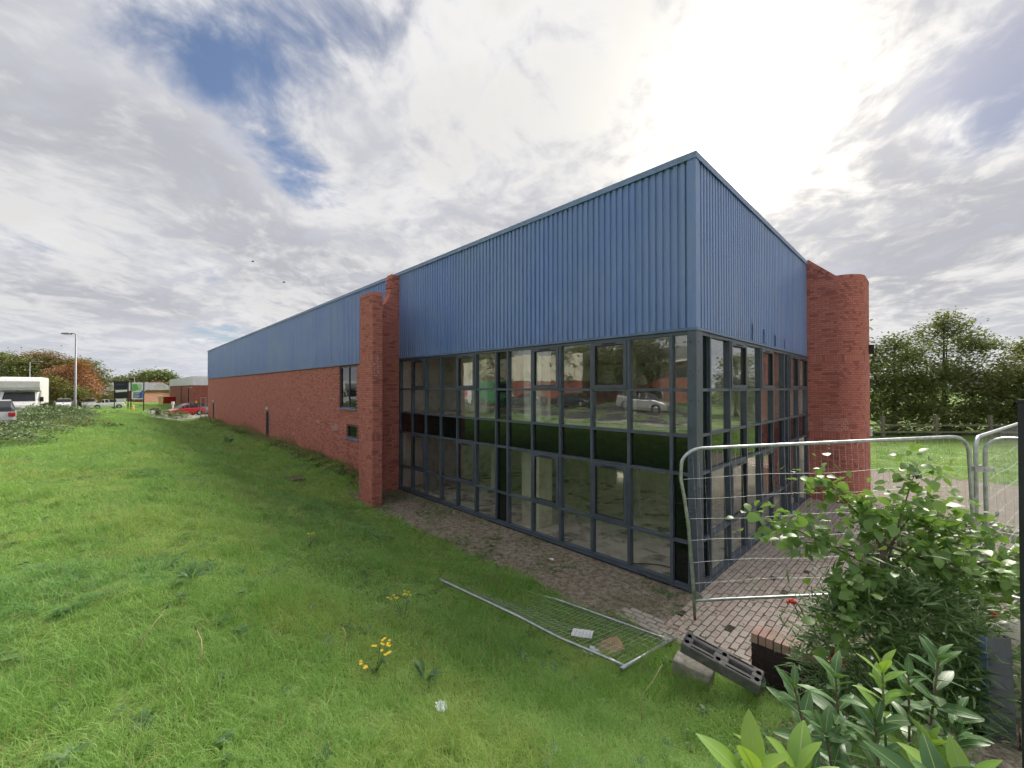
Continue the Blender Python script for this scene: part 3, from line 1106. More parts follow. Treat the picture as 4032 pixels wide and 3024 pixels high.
# corner trim, drip flashings, parapet cappings
ct = MB()
ct.box(-0.056, -0.046, -0.056, 0.105, Z_CLAD + 0.05, Z_TOP - 0.05)
ct.box(-0.046, 0.105, -0.056, -0.046, Z_CLAD + 0.05, Z_TOP - 0.05)
ct.build('corner_trim', mat_clad, ware)
fl = MB()
fl.box(-0.068, 0.05, -0.068, L_LONG, Z_CLAD, Z_CLAD + 0.052)
fl.box(0.052, X_GL - 0.02, -0.068, 0.05, Z_CLAD, Z_CLAD + 0.052)
fl.build('drip_flashing', mat_flash_blue, ware)
pc = MB()
pc.box(-0.075, 0.28, -0.075, L_LONG + 0.05, Z_TOP - 0.035, Z_TOP + 0.01)
pc.box(-0.075, -0.060, -0.075, L_LONG + 0.05, Z_TOP - 0.11, Z_TOP - 0.037)
pc.box(0.282, X_GL + 0.05, -0.075, 0.28, Z_TOP - 0.036, Z_TOP + 0.009)
pc.box(-0.058, X_GL + 0.02, -0.075, -0.060, Z_TOP - 0.11, Z_TOP - 0.037)
pc.build('parapet_capping', mat_flash, ware)

for bx0, bz1 in ((3.30, 5.40), (4.25, 5.36), (5.35, 5.30), (6.35, 5.26)):
    MB().box(bx0, bx0 + 0.035, -0.075, -0.052, Z_CLAD + 0.08, bz1).build('bracket', mat_flash_blue, ware)
    MB().box(bx0 - 0.03, bx0 + 0.07, -0.078, -0.0755, bz1 - 0.07, bz1 - 0.03).build('bracket', mat_flash_blue, ware)
# --- glazing grid
YS = [0.12, 0.44, 1.36, 2.29, 3.21, 4.14, 5.06, 5.54, 6.46, 7.38, 8.30, 9.22, 10.13, 11.01]
XS = [0.25, 0.68, 1.80, 2.92, 4.06, 5.20, 6.40, 6.82, 7.05, 8.15, 9.48]
ZR = [0.10, 0.92, 2.20, 2.93, 3.80, 4.88]
# mullions and transoms: fronts at -0.035 / 0.0
for y in YS[1:-1]:
    MB().box(-0.040, 0.09, y - 0.032, y + 0.032, ZR[0], ZR[-1]).build('mullion', mat_frame, ware)
MB().box(-0.040, 0.09, YS[-1] - 0.03, Y_GL - 0.002, ZR[0], ZR[-1]).build('mullion', mat_frame, ware)
for x in XS[1:-1]:
    MB().box(x - 0.032, x + 0.032, -0.040, 0.09, ZR[0], ZR[-1]).build('mullion', mat_frame, ware)
MB().box(XS[-1] - 0.03, X_GL - 0.004, -0.040, 0.09, ZR[0], ZR[-1]).build('mullion', mat_frame, ware)
for z in ZR:
    MB().box(-0.030, 0.085, YS[0], YS[-1] + 0.02, z - 0.03, z + 0.03).build('transom', mat_frame, ware)
    MB().box(XS[0], XS[-1] + 0.02, -0.030, 0.085, z - 0.03, z + 0.03).build('transom', mat_frame, ware)
# corner post with its rivets
cp = MB()
cp.box(-0.055, 0.25, -0.055, 0.12, 0.02, Z_CLAD - 0.002)
post = cp.build('corner_post', mat_frame, ware, bevel=0.008)
rv = MB()
for z in np.linspace(0.3, 4.7, 9):
    rv.disc_prism((-0.055, 0.055, z), (-1, 0, 0), 0.012, 0.006, 8)
    rv.disc_prism((0.03, -0.055, z), (0, -1, 0), 0.012, 0.006, 8)
rv.build('rivet', mat_gasket, post)
# plinth and bottom sill
MB().box(-0.012, 0.10, 0.12, Y_GL, -0.3, 0.068).build('plinth', mat_plinth, ware)
MB().box(0.25, X_GL, -0.012, 0.10, -0.3, 0.068).build('plinth', mat_plinth, ware)
sl = MB().box(-0.062, 0.02, 0.12, Y_GL - 0.01, 0.042, 0.068)
sl.build('sill', mat_frame, ware)
MB().box(0.25, X_GL - 0.01, -0.062, 0.02, 0.042, 0.068).build('sill', mat_frame, ware)

OPEN_L = {2: 1, 4: 1, 8: 1, 11: 1}      # columns with opening lights, counted from the corner


def sash(axis, a0, a1, z0, z1):
    """an opening light: proud frame, black gasket, pane and trickle vent"""
    wd = 0.075

    def bx(m, u0, u1, w0, w1, d0, d1):
        if axis == 'y':
            m.box(d0, d1, u0, u1, w0, w1)
        else:
            m.box(u0, u1, d0, d1, w0, w1)
    m = MB()
    bx(m, a0, a0 + wd, z0, z1, -0.058, 0.02)
    bx(m, a1 - wd, a1, z0, z1, -0.058, 0.02)
    bx(m, a0 + wd, a1 - wd, z0, z0 + wd, -0.057, 0.02)
    bx(m, a0 + wd, a1 - wd, z1 - wd, z1, -0.057, 0.02)
    f = m.build('window_sash', mat_sash, ware)
    m = MB()
    am, hw = (a0 + a1) / 2, (a1 - a0) * 0.2
    bx(m, am - hw, am + hw, z1 - wd * 0.72, z1 - wd * 0.42, -0.068, -0.0572)
    m.build('trickle_vent', mat_gasket, f)
    m = MB()
    g = wd + 0.012
    for (u0, u1, w0, w1) in ((a0 + wd, a0 + g, z0 + wd, z1 - wd), (a1 - g, a1 - wd, z0 + wd, z1 - wd),
                             (a0 + g, a1 - g, z0 + wd, z0 + g), (a0 + g, a1 - g, z1 - g, z1 - wd)):
        bx(m, u0, u1, w0, w1, -0.044, 0.0)
    m.build('gasket', mat_gasket, f)
    m = MB()
    e = [random.uniform(-0.0014, 0.0014) for _ in range(4)]
    q = [(a0 + wd, z0 + wd), (a1 - wd, z0 + wd), (a1 - wd, z1 - wd), (a0 + wd, z1 - wd)]
    m.add([(e[i], u, z) if axis == 'y' else (u, e[i], z) for i, (u, z) in enumerate(q)], [(0, 1, 2, 3)])
    m.build('pane', mat_glass, f)


def pane(axis, a0, a1, z0, z1, mat, tiltx=0.0):
    # every pane sits a hair out of true, as glass does
    m = MB()
    e = [random.uniform(-0.0016, 0.0016) for _ in range(4)]
    q = [(a0, z0), (a1, z0), (a1, z1), (a0, z1)]
    if axis == 'y':
        m.add([(0.03 + e[i], u, z) for i, (u, z) in enumerate(q)], [(0, 1, 2, 3)])
    else:
        m.add([(u, 0.03 + e[i], z) for i, (u, z) in enumerate(q)], [(0, 1, 2, 3)])
    return m.build('pane', mat, ware)


for ci in range(len(YS) - 1):
    a0, a1 = YS[ci] + (0.032 if ci else 0.0), YS[ci + 1] - 0.03
    for ri in range(5):
        z0, z1 = ZR[ri] + 0.03, ZR[ri + 1] - 0.03
        dark = ri == 2 or ci == 6 or (ci == 0 and ri < 3)
        if ci in (2, 4, 8, 11) and ri in (1, 4) and not dark:
            sash('y', a0, a1, z0, z1)
        else:
            pane('y', a0, a1, z0, z1, mat_spandrel if dark else mat_glass)
            if dark:
                pass
for ci in range(len(XS) - 1):
    a0, a1 = XS[ci] + (0.032 if ci else 0.0), XS[ci + 1] - 0.03
    for ri in range(5):
        z0, z1 = ZR[ri] + 0.03, ZR[ri + 1] - 0.03
        dark = ri == 2 or ci == 0 or ci in (6, 7)
        if (ci in (2, 4, 8, 9) and ri == 4) or (ci in (2, 4) and ri == 1):
            sash('x', a0, a1, z0, z1)
        elif ci == 9 and ri < 2:
            continue
        else:
            pane('x', a0, a1, z0, z1, mat_spandrel if dark else mat_glass)
# entrance doorway at the tower end: cream jambs and a door standing open
dj = MB()
dj.box(8.19, 8.24, -0.02, 0.10, 0.09, 2.16)
dj.box(8.95, 9.00, -0.02, 0.10, 0.09, 2.16)
dj.box(8.19, 9.00, -0.018, 0.098, 2.12, 2.165)
dj.build('door_frame', mat_plaster, ware)
dd = MB().box(8.90, 8.94, 0.11, 0.86, 0.10, 2.10)
dd = dd.build('door', mat_sash, ware)
MB().bar((8.885, 0.72, 0.95), (8.885, 0.72, 1.25), 0.02, 0.02).build('handle', mat_galv, dd)
MB().box(9.03, 9.45, 0.03, 0.05, 0.13, 2.17).build('door', mat_sash, ware)

# --- inside
MB().box(0.10, 9.3, 0.10, 11.04, -0.25, 0.055).build('ground_slab', mat_concrete, ware)
MB().box(0.10, 9.3, 0.10, 11.04, 2.32, 2.945).build('upper_slab', mat_concrete, ware)
MB().box(0.105, 9.295, 0.105, 11.035, 2.24, 2.315).build('lower_ceiling', mat_ceiling, ware)
MB().box(0.14, 9.3, 0.14, 11.04, 4.99, 5.10).build('upper_ceiling', mat_ceiling, ware)
MB().box(6.35, 6.45, 0.30, 4.60, 0.057, 1.12).build('partition', mat_plaster, ware)
MB().box(6.35, 6.45, 5.6, 11.03, 0.057, 1.12).build('partition', mat_plaster, ware)
MB().box(0.12, 9.3, 11.045, 11.10, 0.0, 5.0).build('cross_wall', mat_white_wall, ware)
rw = MB()  # wall with an opening left for the added rear panes
rw.box(9.30, 9.42, 0.10, 11.1, 0.0, 0.95).box(9.30, 9.42, 0.10, 11.1, 2.22, 5.0)
rw.box(9.30, 9.42, 0.10, 0.9, 0.95, 2.22).box(9.30, 9.42, 10.6, 11.1, 0.95, 2.22)
rw.build('cross_wall', mat_white_wall, ware)
for k in range(8):  # unseen rear window strip, added to light the ground floor
    a = 0.9 + k * 9.7 / 8
    MB().add([(9.70, a + 0.04, 0.97), (9.70, a + 9.7 / 8 - 0.04, 0.97), (9.70, a + 9.7 / 8 - 0.04, 2.20), (9.70, a + 0.04, 2.20)], [(0, 1, 2, 3)]).build('pane', mat_glass, ware)
    MB().box(9.64, 9.76, a - 0.04, a + 0.04, 0.955, 2.215).build('mullion', mat_frame, ware)
MB().box(0.45, 0.98, 4.32, 4.98, 0.057, 2.238).build('boxed_column', mat_plaster, ware)
MB().box(0.55, 0.95, 4.35, 5.0, 2.947, 4.988).build('boxed_column', mat_white_wall, ware)
MB().box(0.5, 0.8, 9.75, 10.2, 0.057, 2.238).build('boxed_column', mat_block, ware)
MB().box(1.9, 2.0, 8.2, 11.03, 2.947, 4.988).build('partition', mat_white_wall, ware)
MB().box(2.2, 2.3, 7.3, 8.3, 0.057, 1.7).build('partition', mat_plaster, ware)
MB().box(3.2, 3.45, 3.0, 3.25, 0.057, 2.238).build('steel_column', mat_block, ware)
MB().box(3.2, 3.45, 7.0, 7.25, 0.057, 2.238).build('steel_column', mat_block, ware)
MB().box(3.0, 3.25, 3.0, 3.25, 2.947, 4.988).build('steel_column', mat_block, ware)
MB().box(3.0, 3.25, 7.0, 7.25, 2.947, 4.988).build('steel_column', mat_block, ware)
MB().box(7.2, 7.3, 0.9, 4.2, 2.947, 4.988).build('partition', mat_white_wall, ware)
hose = MB()
hp = [(0.35 + 0.25 * math.sin(t * 1.9), 0.35 + t * 0.55, 0.075) for t in np.linspace(0, 2.2, 24)]
hose.tube(hp, 0.016, 6).build('fallen_cable', mat_black, ware, smooth=True)
db = MB()
for _ in range(60):
    a, b = random.uniform(0.3, 6), random.uniform(0.4, 10.5)
    s = random.uniform(0.02, 0.09)
    zf = 0.056 if random.random() < 0.5 else 2.946
    db.box(a, a + s, b, b + s * random.uniform(0.5, 1.6), zf, zf + s * random.uniform(0.15, 0.5))
tag(db.build('rubble', mat_conc_block, ware), None, None, None, 'stuff')

# --- rest of the shell
MB().box(0.28, 9.6, 0.28, L_LONG - 0.1, 7.75, 7.9).build('roof', mat_roof, ware)
rw = MB().box(9.6, 9.9, 0.34, L_LONG, 2.22, 7.9).box(9.6, 9.9, 0.34, L_LONG, -0.3, 0.95)  # same added opening, letting light in from the rear
rw.box(9.6, 9.9, 0.34, 0.85, 0.95, 2.22).box(9.6, 9.9, 10.65, L_LONG, 0.95, 2.22)
rw.build('rear_wall', mat_far_brick, ware)
MB().box(0.31, 9.6, L_LONG - 0.3, L_LONG - 0.004, -0.3, Z_CLAD).build('gable_wall', mat_far_brick, ware)
MB().box(0.15, 9.6, L_LONG - 0.2, L_LONG + 0.02, Z_CLAD + 0.002, Z_TOP - 0.05).build('gable_cladding', mat_clad, ware)

# --- windows and doors of the long wall


def wall_window(y0, y1, z0, z1, mull):
    fr = MB()
    wd = 0.055
    for (a, b, c, e) in ((y0, y0 + wd, z0, z1), (y1 - wd, y1, z0, z1), (y0 + wd, y1 - wd, z0, z0 + wd), (y0 + wd, y1 - wd, z1 - wd, z1)):
        fr.box(0.05, 0.12, a, b, c, e)
    if mull:
        fr.box(0.05, 0.12, (y0 + y1) / 2 - 0.03, (y0 + y1) / 2 + 0.03, z0 + wd, z1 - wd)
    f = fr.build('window_frame', mat_sash, ware)
    cuts_ = [(y0 + wd, (y0 + y1) / 2 - 0.03), ((y0 + y1) / 2 + 0.03, y1 - wd)] if mull else [(y0 + wd, y1 - wd)]
    for a, b in cuts_:
        MB().add([(0.085, a, z0 + wd), (0.0855, b, z0 + wd), (0.0845, b, z1 - wd), (0.085, a, z1 - wd)], [(0, 1, 2, 3)]).build('pane', mat_spandrel, f)
    MB().box(-0.09, 0.05, y0 - 0.06, y1 + 0.06, z0 - 0.05, z0 - 0.004).build('sill', mat_flash, f)


wall_window(*WIN1, True)
wall_window(*WIN2, False)
for D in (DOOR1, DOOR2):
    dm = MB().box(0.08, 0.13, D[0] + 0.05, D[1] - 0.05, 0.0, D[3] - 0.05).build('door', mat_door, ware)
    q = MB()
    q.box(0.03, 0.135, D[0], D[0] + 0.048, 0.0, D[3])
    q.box(0.03, 0.135, D[1] - 0.048, D[1], 0.0, D[3])
    q.box(0.03, 0.135, D[0] + 0.05, D[1] - 0.05, D[3] - 0.048, D[3])
    q.build('door_frame', mat_sash, dm)
    ymid = (D[0] + D[1]) / 2
    wl = MB().box(-0.11, 0.0, ymid - 0.14, ymid + 0.14, D[3] + 0.14, D[3] + 0.27)
    wl.build('wall_light', mat_white, ware, bevel=0.02)
    MB().box(-0.05, 0.0, ymid - 0.05, ymid + 0.05, D[3] + 0.02, D[3] + 0.1).build('sensor', mat_white, ware)
# small fixtures on the tower
ab = MB().box(-0.11, 0.11, -0.07, 0.0, -0.14, 0.14)
ab = ab.build('alarm_box', mat_white, ware, loc=(11.18, -1.525, 2.30), bevel=0.008)
MB().box(-0.05, 0.03, -0.075, -0.0712, -0.06, 0.02).build('alarm_print', mat_print, ab)
MB().box(-0.05, 0.05, -0.14, 0.0, -0.16, 0.16).build('flood_light', mat_black, ware, loc=(11.22, -1.525, 5.20), bevel=0.01)
q, hd, _ = tow.at(0.62)
for zz in (1.93, 1.80):
    MB().disc_prism((q[0] - 0.001, q[1], zz), (-1, 0, 0), 0.03, 0.01, 12).build('vent_cap', mat_white, ware)
# chalky scrape on the wing wall's corner
sm = MB()
rs_ = random.Random(77)
y_e = Y_GL + 0.33 - 1.9
for (a0, a1, z0_, z1_) in ((0.035, 0.05, 4.27, 4.70), (0.165, 0.185, 4.30, 4.66), (0.155, 0.175, 4.62, 4.84), (0.20, 0.31, 4.785, 4.80), (0.03, 0.13, 4.705, 4.725), (0.05, 0.15, 4.225, 4.24), (0.25, 0.275, 4.55, 4.62)):
    for _ in range(9):            # flaked pieces of one smear
        u, v = rs_.uniform(a0, a1), rs_.uniform(z0_, z1_)
        du, dv = rs_.uniform(0.006, 0.016), rs_.uniform(0.008, 0.05) if z1_ - z0_ > 0.1 else rs_.uniform(0.004, 0.010)
        off = 0.0040 + 0.0004 * _
        sm.add([(-1.83 + u, y_e - 0.004 - off, v), (-1.83 + u + du, y_e - 0.004 - off, v + rs_.uniform(-.006, .006)), (-1.83 + u + du * rs_.uniform(.6, 1.2), y_e - 0.004 - off, v + dv), (-1.83 + u - 0.003, y_e - 0.004 - off, v + dv * rs_.uniform(.7, 1))], [(0, 1, 2, 3)])
tag(sm.build('paint_scrape', mat_white, ware), None, None, None, 'stuff')

# ================================================================= SITE FENCING
def heras(name, label, origin, ux, tilt=0.0, width=3.45, post_bend=0.0, lie=None, gap_rail=False, group=None):
    """temporary fence panel: tube frame with round top corners, wire infill, legs below the bottom rail"""
    H = 1.86

    if lie is None:
        a = math.atan2(ux[1], ux[0])
        root = thing(name, label, 'fence panel', origin, rot=(0, -tilt, a), group=group)

        def P(u, v, off=0.0):
            return (u, off, v)
    else:
        root = thing(name, label, 'fence panel', (0, 0, 0), group=group)
        A, Bq, Cq, D = [np.array(q) for q in lie]     # corners: (0,H) (0,0) (w,0) (w,H)

        def P(u, v, off=0.0):
            s, t = u / width, v / H
            q = Bq * (1 - s) * (1 - t) + Cq * s * (1 - t) + A * (1 - s) * t + D * s * t
            far_rail = max(0.0, 1 - abs(s - 0.22) / 0.22) * (1 - t)
            near_rail = max(0.0, 1 - abs(s - 0.72) / 0.20) * t
            inner = (1 - abs(2 * t - 1)) * float(sstep(0.78, 0.60, s))
            return (q[0], q[1], q[2] + off - 0.05 * min(1.0, far_rail * 1.4) - 0.03 * min(1.0, near_rail) - 0.09 * inner)
    r0 = 0.0205
    left = [(0.0, -0.17), (0.0, 0.25), (-0.02 * post_bend, 0.9), (-0.055 * post_bend, 1.28), (-0.085 * post_bend, 1.5), (-0.075 * post_bend + 0.005, 1.66)]
    for k in range(1, 7):
        q = k / 6 * math.pi / 2
        left.append((0.19 * (1 - math.cos(q)) - 0.075 * post_bend * (1 - k / 6), 1.67 + 0.19 * math.sin(q)))
    top = [(width * f, H) for f in (0.15, 0.3, 0.4, 0.5, 0.56, 0.62, 0.68, 0.74, 0.8, 0.86, 0.92)]
    right = [(width - 0.19 + 0.19 * math.sin(k / 6 * math.pi / 2), 1.67 + 0.19 * math.cos(k / 6 * math.pi / 2)) for k in range(0, 7)]
    right += [(width, 0.9), (width, -0.17)]
    if lie is not None:
        right = [(width - 0.02, H)]
    MB().tube([P(*q) for q in left + top + right], r0, 10).build('frame_tube', mat_galv, root, smooth=True)
    if lie is not None:
        MB().tube([P(width, H + 0.12), P(width, 0.9), P(width, -0.17)], r0 * 1.25, 10).build('end_post', mat_galv, root, smooth=True)
    MB().tube([P(width * k / 14, 0) for k in range(15)], r0 * 0.9, 10).build('bottom_rail', mat_galv, root, smooth=True)
    for u, sg in ((0.0, 1), (width, -1)):
        g = MB()
        g.add([P(u, 0.02, 0.0), P(u + sg * 0.12, 0.02, 0.0), P(u + sg * 0.085, 0.085, 0.0), P(u, 0.13, 0.0),
               P(u, 0.02, 0.004), P(u + sg * 0.12, 0.02, 0.004), P(u + sg * 0.085, 0.085, 0.004), P(u, 0.13, 0.004)],
              [(0, 1, 2, 3), (7, 6, 5, 4), (0, 1, 5, 4), (1, 2, 6, 5), (2, 3, 7, 6), (3, 0, 4, 7)])
        g.build('gusset', mat_galv, root)
        MB().tube([P(u, -0.172), P(u, -0.235)], 0.0175, 8).build('leg_tip', mat_rust if u == 0 else mat_galv, root, smooth=True)
    wm = MB()
    n = 46
    for k in range(1, n):
        u = width * k / n
        wob = 0.012 * math.sin(k * 1.7)
        wm.tube([P(u, 0.0), P(u + wob, H * 0.5, 0.006), P(u, H if 0.06 < u / width < 0.94 else H - 0.1)], 0.0015, 3, cap=False)
    for z in (0.22, 0.47, 0.73, 0.99, 1.25, 1.50):
        lx = -0.06 * post_bend if z > 1.1 else 0
        wm.tube([P(lx + (width - lx) * k / 10, z - 0.012 * math.sin(k * 1.3 + z * 5), 0.006 * math.sin(k * 0.9)) for k in range(11)], 0.0017, 3, cap=False)
    tag(wm.build('wire_mesh', mat_wire, root), None, None, None, 'stuff')
    return root


heras('site_fence_panel', 'upright steel mesh fence panel standing across the paved corner',
      (2.235, 5.05, 1.225), (0.9999, -0.0088), R(2.7), 3.45, 1.0)
heras('site_fence_panel', 'steel mesh fence panel turning towards the camera beside the dark post',
      (5.76, 4.97, 1.38), (0.60, -0.80), R(0.5), 3.45)
heras('site_fence_panel', 'steel mesh fence panel running away behind the dark post',
      (5.78, 5.10, 1.36), (0.85, 0.53), R(1.0), 3.45)


def on_bank(xb, yb, dz):
    q = W(xb, yb, float(T(xb, yb)) + dz)
    return (q.x, q.y, q.z)


heras('fallen_fence_panel', 'steel mesh fence panel lying flat in the long grass', None, None, 0.0, 3.45, 0.0,
      lie=(on_bank(-3.80, 2.86, 0.06), on_bank(-2.32, 3.02, 0.01), on_bank(-1.88, -0.38, 0.12), on_bank(-3.34, -0.50, 0.085)))
cl = thing('fence_clamp', 'small steel clamp joining two fence panels', 'clamp', (5.70, 4.99, 2.85))
MB().box(-0.10, 0.14, -0.035, -0.028, -0.03, 0.03).box(-0.10, 0.14, 0.028, 0.035, -0.03, 0.03).build('clamp_plate', mat_galv, cl)
MB().disc_prism((0.02, -0.05, 0), (0, 1, 0), 0.012, 0.10, 8).build('bolt', mat_galv, cl)

# dark steel post at the edge of the view
gp = thing('steel_gate_post', 'tall dark steel post beside the grey metal sheet', 'post', (2.075, 1.60, TW(2.075, 1.6) - 0.1))
hpost = 3.775 - (TW(2.075, 1.6) - 0.1)
MB().box(-0.045, 0.045, -0.045, 0.045, 0, hpost).build('post_shaft', mat_post, gp, bevel=0.004)
MB().box(-0.048, 0.048, -0.048, 0.048, hpost + 0.001, hpost + 0.012).build('post_cap', mat_post, gp)
for zz in (0.45, 0.95, 1.45, 1.9):
    MB().disc_prism((-0.045, 0.0, zz), (-1, 0, 0), 0.009, 0.006, 8).build('bolt', mat_galv, gp)

sx, sy = 3.99, 3.34
sh = thing('metal_sheet', 'grey folded metal sheet standing upright in the soil', 'metal sheet', (sx, sy, TW(sx, sy) - 0.06), rot=(R(-4), R(2.5), R(2)))
MB().box(-0.105, 0.105, -0.004, 0.004, 0, 1.05).build('sheet_face', mat_sheet, sh)
MB().box(-0.109, -0.1052, -0.004, 0.05, 0, 1.05).build('folded_edge', mat_flash, sh)
MB().box(0.1052, 0.109, -0.004, 0.05, 0, 1.05).build('folded_edge', mat_sheet, sh)

# crumpled white sheeting behind it
tp = MB()
nu, nv = 12, 14
for j in range(nv):
    for i in range(nu):
        u, v = i / (nu - 1), j / (nv - 1)
        tp.v.append((0.40 * u + 0.15 * v, 0.10 * math.sin(9 * u + 4 * v) * (0.4 + v) + 0.6 * v, 0.62 * (1 - v) ** 1.5 + 0.05 * math.sin(13 * v + 5 * u) + 0.03 * math.sin(21 * u) - 0.1 * u))
for j in range(nv - 1):
    for i in range(nu - 1):
        tp.f.append((j * nu + i, j * nu + i + 1, (j + 1) * nu + i + 1, (j + 1) * nu + i))
        tp.m.append(0)
o = tp.build('plastic_sheeting', mat_tarp, None, True, loc=(4.58, 3.78, TW(4.9, 4.1)), rot=(0, 0, R(20)))
so = o.modifiers.new('solid', 'SOLIDIFY')
so.thickness = 0.004
tag(o, 'crumpled white plastic sheeting behind the grey metal sheet', 'sheeting')

# ---------------------------------------------------------------- low dark brick wall with pale coping
lw = thing('retaining_wall', 'low dark brick wall end with pale brick coping in the bed', 'wall', tuple(W(-2.40, -1.60, 0.0)), TH)
MB().box(0.008, 0.207, -2.95, -0.008, 0.05, 0.862).build('wall_core', mat_mortar_dark, lw)
m1 = MB().box(-0.1075, 0.1075, 0.0, 0.09, -0.0325, 0.0325).mesh('brick', mat_dark_brick)
m2 = MB().box(-0.05, 0.05, 0.0, 0.09, -0.0325, 0.0325).mesh('brick', mat_dark_brick)
for r in range(11):
    z = 0.09 + 0.075 * r
    y = -0.1075 - (r % 2) * 0.1125
    if r % 2:
        link('brick', m2, lw, (0.0, -0.05, z), (0, 0, -math.pi / 2))
    while y > -2.9:
        link('brick', m1, lw, (random.uniform(-.002, .002), y, z), (0, 0, -math.pi / 2))
        y -= 0.225
    link('brick', m1, lw, (0.1075, 0.0, z), (0, 0, math.pi))
m3 = MB().box(-0.1115, 0.1115, -0.0325, 0.0325, -0.052, 0.052).mesh('coping_brick', mat_cope)
for k in range(37):
    link('coping_brick', m3, lw, (0.1075 + random.uniform(-.004, .004), -0.034 - 0.0765 * k, 0.918 + random.uniform(-.003, .003)), (0, 0, R(random.uniform(-1.5, 1.5))))

# ---------------------------------------------------------------- fence foot on a concrete block
bx_ = W(-2.86, -1.30)
bz = TW(bx_.x, bx_.y)
cbk = MB().box(-0.22, 0.20, -0.11, 0.11, -0.05, 0.17)
cbk = cbk.build('concrete_block', mat_conc_block, None, bevel=0.012, loc=(2.12, 4.80, TW(2.12, 4.8) + 0.03), rot=(R(3), R(4), R(-38)))
tag(cbk, 'weathered pale concrete block under the grey fence base', 'concrete block')
ft = thing('slotted_block', 'grey moulded fence base with slots lying tilted on a concrete block', 'fence foot', (2.32, 4.58, TW(2.32, 4.58) + 0.30), rot=(R(9), R(10), R(-39)))


def foot_mesh():
    """rounded slab with real through slots, built as rings round each opening"""
    Lh, Wh, Hh = 0.40, 0.115, 0.065
    m = MB()
    # outer body of bars so that the slots stay open
    xs_ = [-Lh, -0.335, -0.30, -0.075, -0.045, 0.045, 0.075, 0.30, 0.335, Lh]
    m.box(-Lh, Lh, -Wh, -0.035, -Hh, Hh)
    m.box(-Lh, Lh, 0.035, Wh, -Hh, Hh)
    for a, b in ((-Lh, -0.30), (-0.075, 0.075), (0.30, Lh)):
        m.box(a, b, -0.0349, 0.0349, -Hh + 0.001, Hh - 0.001)
    m.box(-0.30, 0.30, -0.0349, 0.0349, -Hh + 0.002, -Hh + 0.03)
    return m


foot_mesh().build('foot_body', mat_blockfoot, ft, bevel=0.012)
for (a, b) in ((-0.355, -0.05), (-0.355, 0.05), (-0.02, -0.055), (0.02, 0.055), (0.355, -0.05), (0.355, 0.05)):
    MB().disc_prism((a, b, 0.0655), (0, 0, 1), 0.026, 0.0015, 14).build('socket_shade_disc', mat_hole_shade, ft)
for (a, b) in ((-0.30, -0.078), (0.075, 0.30)):
    pass
for yy in (-0.085, 0.085):
    MB().box(-0.30, -0.06, yy - 0.008, yy + 0.008, 0.0652, 0.067).build('groove_shade_strip', mat_hole_shade, ft)
    MB().box(0.06, 0.30, yy - 0.008, yy + 0.008, 0.0652, 0.067).build('groove_shade_strip', mat_hole_shade, ft)

# plastic bottle by the wall
bq = (2.70, 4.50)
bt = thing('plastic_bottle', 'clear plastic bottle with orange cap leaning on the dark wall', 'bottle', (bq[0], bq[1], TW(*bq) - 0.01), rot=(R(6), R(4), 0))
bb = MB().tube([(0, 0, z) for z in (0, 0.01, 0.10, 0.14, 0.20, 0.235, 0.25)], [0.036, 0.043, 0.043, 0.039, 0.043, 0.022, 0.015], 14)
bb.build('bottle_body', mat_bottle, bt, smooth=True)
MB().disc_prism((0, 0, 0.2505), (0, 0, 1), 0.018, 0.024, 12).build('cap', mat_orange, bt)
MB().tube([(0, 0, 0.145), (0, 0, 0.195)], 0.0445, 14, cap=False).build('wrapper', mat_plastic_bag, bt, smooth=True)

# litter inside the fallen panel
lx = W(-2.95, 0.42)
lb = thing('label_sheet', 'white printed plastic sheet lying in the grass by the fallen panel', 'sheet', (lx.x, lx.y, TW(lx.x, lx.y) + 0.12), rot=(R(10), R(-6), R(-24)))
MB().box(-0.15, 0.15, -0.075, 0.075, 0, 0.004).build('sheet_face', mat_paper, lb)
pr = MB()
for k in range(5):
    pr.box(-0.12 + k * 0.055, -0.085 + k * 0.055, -0.062, 0.062, 0.0044, 0.0050)
for k in range(5):
    MB().box(-0.093 + k * 0.052, -0.090 + k * 0.052, -0.07, 0.07, 0.0044, 0.0050).build('printed_line', mat_print, lb)
kx = W(-2.65, 0.12)
cpp = thing('paper_cup', 'crushed white paper cup beside the cardboard scrap', 'cup', (kx.x, kx.y, TW(kx.x, kx.y) + 0.09), rot=(R(80), 0, R(60)))
MB().tube([(0, 0, 0), (0, 0, 0.10)], [0.028, 0.04], 14, cap=False).build('cup_wall', mat_paper, cpp, smooth=True)
MB().disc_prism((0, 0, 0.0), (0, 0, 1), 0.028, 0.003, 14).build('cup_base', mat_paper, cpp)
kx = W(-2.92, -0.03)
cd = MB()
cd.add([(-0.16, -0.11, 0), (0.15, -0.12, 0.012), (0.17, 0.10, 0.03), (-0.02, 0.13, 0.02), (-0.15, 0.08, 0.0)], [(0, 1, 2, 3, 4)])
o = cd.build('cardboard_scrap', mat_card, None, loc=(kx.x, kx.y, TW(kx.x, kx.y) + 0.10), rot=(R(8), R(-10), R(15)))
so = o.modifiers.new('solid', 'SOLIDIFY'); so.thickness = 0.008
tag(o, 'flattened brown cardboard scrap under the fallen wire mesh', 'cardboard')


